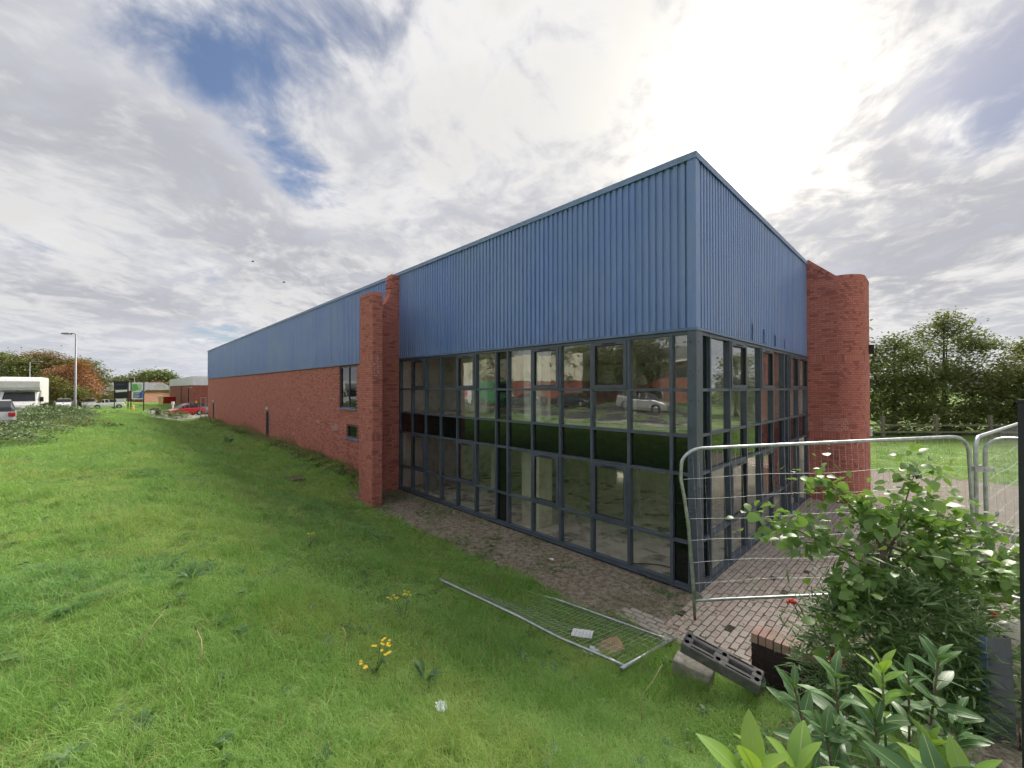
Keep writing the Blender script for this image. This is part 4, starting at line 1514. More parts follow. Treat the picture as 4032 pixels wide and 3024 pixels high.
def crumple(name, label, xb, yb, size, mat, dz=0.09):
    q = W(xb, yb)
    m = MB()
    n = 7
    for j in range(n):
        for i in range(n):
            m.v.append(((i / (n - 1) - .5) * size + random.uniform(-.12, .12) * size, (j / (n - 1) - .5) * size * 0.7 + random.uniform(-.1, .1) * size, random.uniform(0, .32) * size))
    for j in range(n - 1):
        for i in range(n - 1):
            m.f.append((j * n + i, j * n + i + 1, (j + 1) * n + i + 1, (j + 1) * n + i)); m.m.append(0)
    o = m.build(name, mat, None, loc=(q.x, q.y, TW(q.x, q.y) + dz), rot=(0, 0, random.uniform(0, 3)))
    tag(o, label, 'litter')


crumple('plastic_wrapper', 'pale blue plastic wrapper beside the cardboard scrap', -3.36, -0.03, 0.16, mat_plastic_bag)
crumple('plastic_wrapper', 'small pale plastic scrap alone in the near grass', -6.08, -0.64, 0.10, mat_plastic_bag)
crumple('paper_scrap', 'small white paper scrap on the bare earth by the glazing', -0.79, 2.83, 0.10, mat_paper, 0.02)
crumple('paper_scrap', 'torn pinkish scrap at the grass edge below the glazing', -1.58, 4.56, 0.12, mat_card, 0.02)

# ================================================================= PLANTS
def leaf_shape(length, width, nseg=6, fold=0.25, curl=0.25, point=1.0, wave=0.0):
    """one leaf along +x, midrib at y=0, face up"""
    vs, fs = [], []
    for i in range(nseg + 1):
        t = i / nseg
        wv = width * 0.5 * (math.sin(math.pi * min(1, t ** point * 0.96 + 0.03))) ** 0.8
        x = length * t
        z = -curl * length * t * t
        e = fold * wv
        k = wave * math.sin(t * 11) * wv
        vs += [(x, -wv, z + e + k), (x, 0, z), (x, wv, z + e - k)]
    for i in range(nseg):
        a = 3 * i
        fs += [(a, a + 3, a + 4, a + 1), (a + 1, a + 4, a + 5, a + 2)]
    return vs, fs


def leaf_mesh(name, mat, *a, rib=None, **k):
    v, f = leaf_shape(*a, **k)
    m = MB().add(v, f)
    if rib is None:
        return m.mesh(name, mat, smooth=True)
    mid = v[1::3]
    n = len(mid)
    vs, fs = [], []
    for i, (x, y, z) in enumerate(mid):
        wv = 0.0016 * (1 - 0.7 * i / (n - 1))
        vs += [(x, -wv, z + 0.0009), (x, wv, z + 0.0009)]
    for i in range(n - 1):
        fs.append((2 * i, 2 * i + 2, 2 * i + 3, 2 * i + 1))
    m.add(vs, fs, 1)
    return m.mesh(name, [mat, rib], smooth=True)


def orient(p, direction, up=(0, 0, 1), roll=0.0):
    x = Vector(direction).normalized()
    z = Vector(up) - x * Vector(up).dot(x)
    if z.length < 1e-3:
        z = x.orthogonal()
    z.normalize()
    y = z.cross(x)
    m = Matrix((x, y, z)).transposed().to_4x4()
    m = m @ Matrix.Rotation(roll, 4, 'X')
    m.translation = Vector(p)
    return m


def put_leaf(me, parent, p, direction, s=1.0, roll=0.0, up=(0, 0, 1)):
    o = bpy.data.objects.new('leaf', me)
    COL.objects.link(o)
    o.parent = parent
    o.matrix_basis = orient(p, direction, up, roll) @ Matrix.Scale(s, 4)
    return o


def merge_leaves(items, base_v, base_f):
    """many copies of one leaf joined: items = list of 4x4 matrices (with scale)"""
    bv = np.c_[np.array(base_v), np.ones(len(base_v))]
    A = np.array([np.array(m) for m in items])
    V = np.einsum('nij,kj->nki', A, bv)[..., :3].reshape(-1, 3)
    bf = np.array(base_f)
    F = (bf[None] + (np.arange(len(items)) * len(base_v))[:, None, None]).reshape(-1, bf.shape[1])
    return V, F


def rdir(el0=-0.3, el1=0.9):
    a = random.uniform(0, 2 * math.pi)
    e = random.uniform(el0, el1)
    return Vector((math.cos(a) * math.cos(e), math.sin(a) * math.cos(e), math.sin(e)))


# ---------------------------------------------------------------- laurels near the camera
LAU = [leaf_mesh('leaf', mat_laurel, 0.128, 0.044, 8, 0.22, 0.20, rib=mat_rib), leaf_mesh('leaf', mat_laurel, 0.112, 0.043, 8, 0.10, 0.38, 1.0, 0.08, rib=mat_rib), leaf_mesh('leaf', mat_laurel, 0.098, 0.036, 8, 0.35, 0.28, 1.1, rib=mat_rib)]
LAY = [leaf_mesh('leaf', mat_laurel_y, 0.120, 0.044, 8, 0.28, 0.14, rib=mat_rib), leaf_mesh('leaf', mat_laurel_y, 0.100, 0.040, 8, 0.18, 0.26, 1.0, 0.06, rib=mat_rib)]


def laurel(label, base, tips, nleaf=15, reach=0.30, size=1.0, seed=1):
    random.seed(seed)
    root = thing('laurel_shrub', label, 'shrub', tuple(base))
    b = Vector(base)
    for (tx, ty, tz, yg) in tips:
        tip = Vector((tx, ty, tz)) - b
        mid = tip * 0.55 + Vector((random.uniform(-.04, .04), random.uniform(-.04, .04), -0.05))
        pts = [Vector((random.uniform(-.03, .03), random.uniform(-.03, .03), 0)), mid, tip]
        P = [pts[0] * (1 - t) ** 2 + pts[1] * 2 * t * (1 - t) + pts[2] * t * t for t in np.linspace(0, 1, 8)]
        MB().tube(P, [0.010 - 0.0065 * i / 7 for i in range(8)], 6).build('stem', mat_stem if yg else mat_twig, root, smooth=True)
        ax = (P[-1] - P[-3]).normalized()
        o1 = ax.orthogonal().normalized()
        o2 = ax.cross(o1)
        for k in range(nleaf):
            f = k / (nleaf - 1)
            pos = P[-1] - ax * (reach * (1 - f) ** 1.2)
            ang = k * 2.4 + random.uniform(-.3, .3)
            side = o1 * math.cos(ang) + o2 * math.sin(ang)
            dirv = ax * (0.30 + 0.80 * f * f) + side * (0.95 - 0.35 * f) + Vector((random.uniform(-.15, .15), random.uniform(-.15, .15), 0.18))
            put_leaf(random.choice(LAY if yg and f > 0.15 else LAU), root, pos, dirv,
                     size * random.uniform(0.85, 1.2) * (0.70 + 0.30 * math.sin(math.pi * min(1, f * 0.8 + 0.2))), random.uniform(-.5, .5))
    return root


# shrub in the middle distance, right of the slotted base
tips = []
random.seed(3)
for (x, y, z, yg) in ((1.02, 1.55, 2.72, 0), (1.10, 1.50, 2.58, 0), (1.20, 1.58, 2.74, 0), (1.38, 1.58, 2.76, 1), (1.28, 1.50, 2.62, 0), (1.50, 1.60, 2.72, 0), (1.62, 1.60, 2.80, 0),
                      (1.44, 1.46, 2.58, 1), (1.60, 1.52, 2.56, 0), (1.14, 1.46, 2.42, 0), (1.30, 1.44, 2.44, 0), (1.46, 1.42, 2.40, 0), (1.60, 1.46, 2.38, 0), (1.22, 1.62, 2.50, 0),
                      (1.40, 1.64, 2.54, 0), (1.68, 1.58, 2.60, 0), (1.04, 1.48, 2.46, 0), (1.38, 1.38, 2.26, 0), (1.54, 1.38, 2.24, 0), (1.22, 1.40, 2.28, 0)):
    tips.append((x + 0.04, y, z, yg))
laurel('dense glossy laurel shrub growing in front of the low dark wall', (1.40, 1.54, TW(1.40, 1.54) - 0.03), tips, 15, 0.24, 0.98, seed=5)
laurel('young bright green laurel sprig at the very front', (0.52, 0.80, TW(0.52, 0.8) - 0.03),
       [(0.475, 0.80, 3.085, 1), (0.575, 0.83, 3.06, 1), (0.42, 0.78, 2.98, 0), (0.62, 0.78, 2.99, 1), (0.52, 0.74, 2.99, 1)], 11, 0.13, 1.15, seed=8)
laurel('low laurel tip at the bottom edge below the dense laurel', (0.95, 0.92, TW(0.95, 0.92) - 0.03),
       [(0.96, 0.92, 2.94, 0), (1.05, 0.95, 2.92, 1)], 11, 0.12, 1.1, seed=9)

# ---------------------------------------------------------------- young round-leaved tree behind the shrub
random.seed(21)
RL = [leaf_mesh('leaf', mat_round, 0.128, 0.098, 6, 0.18, 0.22, 0.8, 0.05), leaf_mesh('leaf', mat_round, 0.100, 0.080, 6, 0.10, 0.35, 0.8, 0.08)]
tbase = Vector((3.66, 4.05, TW(3.66, 4.05) - 0.05))
yt = thing('young_tree', 'young round-leaved tree with thin trunk growing through the shrub', 'tree', tuple(tbase))
fork = Vector((0.02, 0.02, 1.50))
MB().tube([(0, 0, 0), (0.0, 0.01, 0.7), fork], [0.034, 0.028, 0.024], 8).build('trunk', mat_twig, yt, smooth=True)
ends = [(-1.55, -0.30, 1.72), (-1.15, -0.10, 1.42), (-0.62, 0.15, 2.02), (-0.15, 0.05, 1.75), (0.42, 0.10, 2.12), (0.62, -0.10, 1.72), (0.95, 0.05, 1.45), (1.30, -0.15, 1.30),
        (1.05, -0.45, 1.05), (0.35, -0.35, 1.32), (-0.75, -0.40, 1.15), (-1.05, -0.55, 0.78), (0.10, 0.35, 1.55), (0.75, 0.35, 1.75), (1.45, -0.5, 0.95)]
cnt = 0
for e in ends:
    e = Vector((e[0] * (0.90 if e[0] < 0 else 1.08), e[1], e[2] + 0.10))
    st = fork * random.uniform(0.72, 1.0)
    mid = st * 0.5 + e * 0.5 + Vector((0, 0, -0.10 if e.z < 1.5 else 0.05))
    P = [st * (1 - t) ** 2 + mid * 2 * t * (1 - t) + e * t * t for t in np.linspace(0, 1, 9)]
    MB().tube(P, [0.013 - 0.0105 * i / 8 for i in range(9)], 6).build('branch', mat_twig, yt, smooth=True)
    for k in range(20):
        t = 0.40 + 0.60 * (k / 19)
        i = min(7, int(t * 8))
        pos = P[i].lerp(P[i + 1], t * 8 - i)
        a = rdir(-0.8, 0.5)
        dirv = (P[i + 1] - P[i]).normalized() * 0.5 + a
        pos = pos + a * random.uniform(0.0, 0.07)
        put_leaf(random.choice(RL), yt, pos, dirv, random.uniform(0.65, 1.1), random.uniform(-.5, .5), (random.uniform(-.6, .6), random.uniform(-.6, .6), 1))
        cnt += 1

rv_, rf_ = leaf_shape(0.122, 0.092, 5, 0.15, 0.3, 0.8, 0.05)
items = []
for e in ends:
    e = Vector((e[0] * (0.90 if e[0] < 0 else 1.08), e[1], e[2] + 0.10))
    for k in range(66):
        t = random.uniform(0.42, 1.06)
        pos = fork.lerp(e, t) + Vector((random.gauss(0, .10), random.gauss(0, .10), random.gauss(0, .09)))
        items.append(orient(pos, rdir(-1.0, 0.5), (random.uniform(-.8, .8), random.uniform(-.8, .8), 1), random.uniform(-.5, .5)) @ Matrix.Scale(random.uniform(0.45, 1.05), 4))
V, F = merge_leaves(items, rv_, rf_)
tag(link('crown', mesh_np('crown', V, F, mat_round, smooth=True), yt), None, None, None, 'stuff')

# ---------------------------------------------------------------- dense narrow-leaved shrub with flowers
random.seed(31)
nvb, nfb = leaf_shape(0.125, 0.017, 4, 0.2, 0.25)


def leafy_mound(name, label, base, blobs, n, lv, lf, mat, smin, smax, el=(-0.3, 1.0), cat='shrub', stems=8, group=None, partname='foliage'):
    root = thing(name, label, cat, tuple(base), group=group)
    items = []
    vol = [b[3] * b[4] * b[5] for b in blobs]
    for _ in range(n):
        b = random.choices(blobs, vol)[0]
        dv = rdir(-1.2, 1.5)
        rr = random.uniform(0.35, 1.0) ** 0.45
        if random.random() < 0.16:
            rr *= random.uniform(1.05, 1.55)
        pos = Vector((b[0] + dv.x * b[3] * rr, b[1] + dv.y * b[4] * rr, b[2] + dv.z * b[5] * rr))
        if pos.z < 0.0:
            continue
        dirv = Vector((dv.x, dv.y, dv.z * 0.4)) + rdir(*el) * 0.9
        items.append(orient(pos, dirv, (random.uniform(-.5, .5), random.uniform(-.5, .5), 1), random.uniform(-.6, .6)) @ Matrix.Scale(random.uniform(smin, smax), 4))
    V, F = merge_leaves(items, lv, lf)
    fo = link(partname, mesh_np(partname, V, F, mat, smooth=True), root)
    tag(fo, None, None, None, 'stuff')
    for k in range(stems):
        b = random.choice(blobs)
        e = Vector((b[0] + random.uniform(-.6, .6) * b[3], b[1] + random.uniform(-.6, .6) * b[4], b[2] + random.uniform(0, .7) * b[5]))
        st = Vector((random.uniform(-.1, .1), random.uniform(-.1, .1), -0.05))
        MB().tube([st, (st + e) / 2 + Vector((0, 0, .1 * b[5])), e], [0.012 * max(1, b[5]), 0.008 * max(1, b[5]), 0.003], 5).build('stem', mat_twig, root, smooth=True)
    return root


sb = (3.50, 3.78)
shrub = leafy_mound('flowering_shrub', 'dense dark narrow-leaved shrub with a few red and white flowers', (sb[0], sb[1], TW(*sb) - 0.05),
                    [(0, 0, 0.66, 0.66, 0.5, 0.70), (-0.34, 0.06, 0.56, 0.44, 0.42, 0.60), (0.44, 0.05, 0.62, 0.50, 0.45, 0.62), (0.08, -0.25, 0.34, 0.60, 0.30, 0.44), (0.85, 0.45, 0.55, 0.5, 0.45, 0.58)],
                    9500, nvb, nfb, mat_narrow, 0.75, 1.3)


def flower(parent, p, n, r, mat, name='flower'):
    m = MB()
    for k in range(n):
        a = rdir(-0.2, 1.3)
        q = Vector(p) + a * r * random.uniform(0.3, 1)
        e = a.orthogonal().normalized() * r * 0.45
        g = a.cross(e).normalized() * r * 0.45
        m.add([q - e, q - g, q + e, q + g], [(0, 1, 2, 3)])
    m.build(name, mat, parent)


flower(shrub, (-0.80, 0.20, 1.02), 14, 0.045, mat_red)
flower(shrub, (-0.66, -0.18, 0.72), 26, 0.058, mat_red)
flower(shrub, (0.98, 0.05, 0.98), 10, 0.035, mat_red)
flower(shrub, (1.38, 0.1, 1.08), 10, 0.035, mat_red)
for _ in range(16):
    flower(shrub, (random.uniform(-.8, .9), random.uniform(-.65, -.2), random.uniform(0.30, 0.95)), 5, 0.022, mat_petal)

# broad-leaved undergrowth around it
ivb, ifb = leaf_shape(0.085, 0.07, 4, 0.12, 0.25, 0.8)
leafy_mound('undergrowth_shrub', 'low broad-leaved undergrowth beside the grey metal sheet', (4.02, 3.52, TW(4.02, 3.52) - 0.03),
            [(0, 0.1, 0.22, 0.40, 0.3, 0.38), (-0.4, -0.1, 0.12, 0.35, 0.3, 0.24), (0.35, 0.45, 0.3, 0.4, 0.3, 0.45)], 1300, ivb, ifb, mat_ivy, 0.6, 1.2)
leafy_mound('undergrowth_shrub', 'pale leafy undergrowth beyond the fence near the tower', (8.9, 9.2, TW(8.9, 9.2) - 0.03),
            [(0, 0, 0.45, 0.9, 0.7, 0.7), (1.0, 0.4, 0.35, 0.9, 0.7, 0.55), (1.9, 0.2, 0.3, 0.8, 0.7, 0.55)], 2600, ivb, ifb, mat_bramble, 0.8, 1.7)
leafy_mound('undergrowth_shrub', 'straggly green shrub between the young tree and the fence', (4.62, 4.5, TW(4.62, 4.5) - 0.03),
            [(0, 0, 0.5, 0.6, 0.4, 0.6), (0.6, -0.1, 0.4, 0.5, 0.4, 0.5)], 1300, ivb, ifb, mat_round, 0.7, 1.3)

# ---------------------------------------------------------------- trees
qvb = [(0, -0.5, 0), (0.55, -0.42, 0.12), (1.0, 0, 0), (0.55, 0.42, 0.12), (0, 0.5, 0), (0.25, 0, 0.05)]
LQ_V = [(0, 0, 0), (0.5, -0.32, 0.10), (1.0, 0, 0), (0.5, 0.32, 0.10)]
LQ_F = [(0, 1, 2, 3)]


def tree(name, label, X, Y, base_z, height, blobs, n, mat, leaf=0.35, trunk_r=0.16, cat='tree', group=None, mat2=None, share2=0.0, clump=0.55, seed=1, zshift=0.0):
    """tapered trunk, limbs into every blob, crown of leaf sprays gathered in clumps with gaps between"""
    random.seed(seed)
    root = thing(name, label, cat, (X, Y, base_z), group=group)
    zt = min(b[2] for b in blobs)
    top = max(b[2] + b[5] * 0.3 for b in blobs)
    P = [(0, 0, -0.2), (0.05, 0.03, zt * 0.5), (random.uniform(-.2, .2), 0, zt), (0, 0, top)]
    tm = MB().tube(P, [trunk_r * 1.25, trunk_r, trunk_r * 0.75, trunk_r * 0.15], 8)
    for b in blobs:
        s0 = Vector((0, 0, zt * random.uniform(0.6, 1.0)))
        e = Vector((b[0] * 0.9, b[1] * 0.9, b[2] + 0.2 * b[5]))
        tm.tube([s0, (s0 + e) / 2 + Vector((0, 0, -0.05 * b[5])), e], [trunk_r * 0.5, trunk_r * 0.3, trunk_r * 0.08], 6)
    tm.build('trunk', mat_bark, root, smooth=True)
    vol = [(b[3] * b[4] * b[5]) ** 0.67 for b in blobs]
    for (cn, cm, sh) in (('crown', mat, 1 - share2), ('crown', mat2, share2)):
        if cm is None or sh <= 0:
            continue
        items = []
        nc = int(n * sh / 26)
        for _ in range(nc):
            b = random.choices(blobs, vol)[0]
            dv = rdir(-1.1, 1.57)
            rr = random.uniform(0.25, 1.0) ** 0.40
            cpos = Vector((b[0] + dv.x * b[3] * rr, b[1] + dv.y * b[4] * rr, b[2] + dv.z * b[5] * rr))
            for _k in range(26):
                pos = cpos + Vector((random.gauss(0, clump), random.gauss(0, clump), random.gauss(0, clump * 0.62)))
                if pos.z < 0.15:
                    continue
                items.append(orient(pos, rdir(-0.7, 0.6), (random.uniform(-1, 1), random.uniform(-1, 1), 1)) @ Matrix.Scale(leaf * random.uniform(0.6, 1.25), 4))
        V, F = merge_leaves(items, LQ_V, LQ_F)
        tag(link(cn, mesh_np(cn, V, F, cm), root), None, None, None, 'stuff')
    return root


# right: trees behind the timber fence
tree('hedgerow_tree', 'large dark leafy tree behind the timber fence next to the tower', 38.6, 36.5, 0, 11, [(0, 0, 6.6, 3.6, 3.0, 3.2), (-3.2, 0, 4.6, 2.8, 2.6, 2.6), (3.0, 0, 5.6, 2.8, 2.6, 2.8), (0, -0.5, 3.2, 4.5, 2.8, 2.6), (0.4, 0, 9.0, 1.9, 1.8, 1.5)],
     15000, mat_tree_dark, 0.28, 0.2, group='trees behind the timber fence', mat2=mat_tree_olive, share2=0.30, clump=0.42, seed=41)
tree('hedgerow_tree', 'round olive-green tree close to the tower, left of the tallest one', 33.2, 35.5, 0, 9, [(0, 0, 5.6, 2.5, 2.4, 2.7), (0.6, 0, 2.8, 3.0, 2.4, 2.4), (-1.8, 0, 4.2, 2.2, 2, 2.8)],
     9500, mat_tree_green, 0.27, 0.15, group='trees behind the timber fence', mat2=mat_tree_olive, share2=0.35, clump=0.42, seed=42)
tree('hedgerow_tree', 'thin pale tree at the right edge against the bright sky', 47.0, 37.0, 0, 9, [(0, 0, 5.0, 3.0, 2.6, 3.0), (-1.5, 0, 2.8, 3.0, 2.4, 2.4), (2.6, 0, 6.6, 2.2, 2, 2.2)],
     11000, mat_tree_olive, 0.30, 0.14, group='trees behind the timber fence', mat2=mat_tree_gold, share2=0.08, seed=43)
tree('hedgerow_tree', 'dark low tree filling the hedge between the tall ones', 43.0, 35.0, 0, 6, [(0, 0, 3.2, 3.0, 2.2, 2.6), (-2.6, 0, 2.2, 2.6, 2.0, 2.0), (2.6, 0, 2.2, 2.6, 2.0, 2.0)],
     6500, mat_tree_dark, 0.30, 0.12, group='trees behind the timber fence', seed=44)
for k, (X, Y, h, rx, lb) in enumerate(((28.0, 38.0, 13.5, 3.8, 'dense tree added mostly unseen behind the brick tower, tall to shade the lawn'), (22.5, 39.0, 14.0, 4.4, 'unseen tree added behind the building, tall to shade the lawn'), (54.0, 34.0, 9.0, 3.6, 'dense tree beyond the right edge of the hedge'))):  # the two hidden ones are added and raised to shade the lawn
    tree('hedgerow_tree', lb, X, Y, 0, h, [(0, 0, h * .6, rx, rx * .8, h * .33), (0, 0, h * .32, rx * 1.1, rx * .9, h * .28)], 7000, mat_tree_dark, 0.34, 0.2, group='trees behind the timber fence', seed=45 + k)
leafy_mound('hedge', 'dark hedge bottom behind the timber rails', (38.0, 33.6, -0.1), [(-9.0, 0, 0.9, 3, 1.2, 1.5), (-4, 0.2, 1.0, 3.4, 1.2, 1.6), (1, 0.4, 1.0, 3.4, 1.2, 1.7), (6, 0.2, 1.1, 3.4, 1.2, 1.6), (11, 0.5, 1.1, 3.4, 1.2, 1.7)],
            9000, LQ_V, LQ_F, mat_tree_dark, 0.2, 0.38, cat='hedge', stems=14)
# timber post and rail fence
tf = thing('timber_fence', 'weathered timber post and rail fence in front of the hedge', 'fence', (0, 0, 0))
fp = [(20.5, 31.5), (24.3, 31.3), (28.0, 30.9), (31.9, 30.8), (36.0, 30.8), (40.2, 30.9), (44.4, 31.0)]
for i, (a, b) in enumerate(fp):
    MB().box(a - 0.09, a + 0.09, b - 0.09, b + 0.09, -0.2, 1.80 + 0.06 * math.sin(i * 2.3)).build('post', mat_timber, tf)
for (a, b), (c, e) in zip(fp[:-1], fp[1:]):
    for z in (0.55, 1.05):
        MB().bar((a, b - 0.11, z), (c, e - 0.11, z + random.uniform(-.05, .05)), 0.04, 0.11).build('rail', mat_timber, tf)

# left: autumn trees across the road
tree('roadside_tree', 'olive green tree at the far left behind the box van', -92.0, 74.0, 0.4, 10, [(0, 0, 6.0, 5, 4, 3.6), (-4, 0, 4.5, 4, 4, 3), (4, 0, 5.0, 4, 4, 3.2)],
     17100, mat_tree_olive, 0.35, 0.3, group='trees across the road', mat2=mat_tree_green, share2=0.4, clump=0.7, seed=51)
tree('roadside_tree', 'tall brown-leaved tree thinning at the top, behind the street lamp', -88.9, 78.0, 0.3, 11, [(0, 0, 6.5, 5.5, 4, 3.6), (-3, 0, 8.0, 3.0, 3, 2.0), (4.0, 0, 5.2, 4, 4, 3.0)],
     17100, mat_tree_brown, 0.34, 0.3, group='trees across the road', mat2=mat_tree_olive, share2=0.3, clump=0.8, seed=52)
tree('roadside_tree', 'russet red tree among the green ones across the road', -80.7, 74.0, 0.3, 8, [(0, 0, 4.6, 3.4, 3, 2.5), (2.4, 0, 3.6, 2.8, 2.6, 2.0)],
     10450, mat_tree_red, 0.32, 0.22, group='trees across the road', mat2=mat_tree_brown, share2=0.25, clump=0.6, seed=53)
tree('roadside_tree', 'golden orange tree in front of the dark rounded one', -80.2, 76.0, 0.3, 9, [(0, 0, 6.3, 2.0, 2, 2.2), (0.3, 0, 4.2, 2.2, 2.2, 2.2)],
     6080, mat_tree_gold, 0.29, 0.2, group='trees across the road', mat2=mat_tree_red, share2=0.5, clump=0.5, seed=54)
tree('roadside_tree', 'dark green rounded tree at the right end of the autumn row', -82.6, 79.0, 0.3, 10, [(0, 0, 5.8, 3.2, 3.2, 3.2), (1.2, 0, 3.4, 3.2, 3.2, 2.8), (-2.4, 0, 5.8, 3.0, 3, 3.0)],
     19000, mat_tree_green, 0.32, 0.26, group='trees across the road', mat2=mat_tree_brown, share2=0.22, clump=0.6, seed=55)
tree('roadside_tree', 'low yellow-green tree below the russet one', -79.5, 70.5, 0.4, 5, [(0, 0, 3.0, 3.4, 2.6, 2.2), (-3.6, 0, 2.4, 3, 2.4, 2.2), (3.2, 0, 2.0, 2.8, 2.4, 1.7)],
     11400, mat_tree_olive, 0.29, 0.2, group='trees across the road', mat2=mat_tree_gold, share2=0.12, clump=0.6, seed=56)
# far tree line past the yard
for i, (X, Y, h, rx, sd, mt, lb) in enumerate((
        (-121, 135, 9.5, 6, 61, mat_tree_dark, 'dark far tree behind the estate sign'),
        (-114.5, 132, 10.0, 6, 62, mat_tree_olive, 'olive far tree between the sign and the grey-clad unit'),
        (-110.3, 129, 9.0, 5, 63, mat_tree_green, 'mid green far tree beside the olive one'),
        (-129, 135, 8.0, 6, 64, mat_tree_dark, 'low dark far tree above the tiled roof'),
        (-108, 124, 5.5, 5, 65, mat_tree_brown, 'brownish low far tree beside the grey-clad unit'))):
    tree('far_tree', lb, X, Y, 0.3, h, [(0, 0, h * 0.55, rx, rx * 0.7, h * 0.36), (rx * 0.6, 0, h * 0.4, rx * 0.7, rx * 0.6, h * 0.3), (-rx * 0.6, 0, h * 0.4, rx * 0.7, rx * 0.6, h * 0.3)],
         4200, mt, 0.75, 0.3, group='far tree line past the yard', clump=1.0, seed=sd)
tree('conifer_bush', 'dark blue-green round bush in front of the red skip', -72.5, 93.0, 0.5, 4, [(0, 0, 1.9, 2.6, 2.2, 1.9), (2.2, 0, 1.2, 1.8, 1.8, 1.3)], 3500, mat_tree_dark, 0.4, 0.12, cat='bush', clump=0.4, seed=66)

# brambles and rough hedge on top of the bank
blv, blf = leaf_shape(0.10, 0.07, 3, 0.15, 0.25, 0.8)
for k, (X, Y, rx, h, lb, mt) in enumerate((
        (-18.6, 14.2, 2.0, 0.75, 'leafy bramble mound at the left edge of the bank', mat_bramble),
        (-21.6, 17.6, 2.0, 0.80, 'second bramble mound along the bank top, below the box truck', mat_bramble),
        (-25.2, 21.6, 2.2, 0.95, 'bramble mound in front of the box truck', mat_bramble),
        (-28.7, 25.6, 2.2, 1.20, 'taller bramble mound at the foot of the street lamp', mat_bramble),
        (-31.2, 28.6, 1.9, 0.95, 'bramble mound right of the street lamp', mat_bramble),
        (-24.2, 23.0, 1.3, 0.40, 'low brownish scrub on the grass below the lamp', mat_tree_brown),
        (-21.9, 21.6, 1.1, 0.25, 'low dark scrub patch on the open grass', mat_ivy))):
    random.seed(70 + k)
    h *= 0.74
    leafy_mound('bramble_bush', lb, (X, Y, TW(X, Y) - 0.1), [(0, 0, h * 0.5, rx, rx * 0.8, h * 0.6), (-rx * 0.6, 0.3, h * 0.45, rx * 0.6, rx * 0.6, h * 0.5), (rx * 0.6, -0.3, h * 0.4, rx * 0.6, rx * 0.6, h * 0.5)],
                int(5600 * rx / 2 * max(0.5, h)), blv, blf, mt, 0.6, 1.3, cat='bush', stems=5)
for k, (xb, yb, lb) in enumerate(((-3.2, 62.5, 'small leafy shrub left of the dark bin by the yard'), (-2.1, 61.0, 'small leafy shrub in front of the red hatchback'), (-4.4, 64.0, 'small leafy shrub under the estate sign'))):
    q = W(xb, yb)
    random.seed(90 + k)
    leafy_mound('yard_shrub', lb, (q.x, q.y, TW(q.x, q.y) - 0.05), [(0, 0, 0.45, 0.8, 0.7, 0.55), (0.6, 0.2, 0.35, 0.6, 0.6, 0.4)], 700, blv, blf, mat_tree_green, 0.8, 1.6, cat='shrub', stems=4)

# ================================================================= VEHICLES
STY = {
    # station: x fraction, belt z, top z, half-width factor
    'hatch': [(0.0, 0.60, None, 0.80), (0.035, 0.70, None, 0.92), (0.12, 0.80, None, 0.98), (0.26, 0.93, None, 1.0), (0.40, 0.97, 1.40, 1.0), (0.52, 0.98, 1.46, 1.0), (0.78, 1.01, 1.42, 1.0), (0.93, 1.04, 1.16, 0.96), (0.97, 0.96, None, 0.93), (1.0, 0.62, None, 0.86)],
    'saloon': [(0.0, 0.58, None, 0.80), (0.035, 0.68, None, 0.92), (0.12, 0.78, None, 0.98), (0.28, 0.90, None, 1.0), (0.41, 0.93, 1.36, 1.0), (0.52, 0.94, 1.42, 1.0), (0.70, 0.96, 1.38, 1.0), (0.85, 0.98, None, 0.98), (0.97, 0.94, None, 0.93), (1.0, 0.62, None, 0.86)],
    'estate': [(0.0, 0.62, None, 0.80), (0.035, 0.75, None, 0.92), (0.12, 0.90, None, 0.98), (0.25, 1.02, None, 1.0), (0.38, 1.05, 1.55, 1.0), (0.50, 1.06, 1.62, 1.0), (0.84, 1.08, 1.58, 1.0), (0.96, 1.10, 1.22, 0.96), (0.98, 1.02, None, 0.94), (1.0, 0.65, None, 0.88)],
    'van': [(0.0, 0.65, None, 0.82), (0.03, 0.85, None, 0.94), (0.10, 1.12, None, 0.98), (0.15, 1.22, None, 1.0), (0.26, 1.25, 2.10, 1.0), (0.31, 1.26, 2.36, 1.0), (0.96, 1.28, 2.40, 1.0), (1.0, 1.28, 2.30, 0.97)],
}


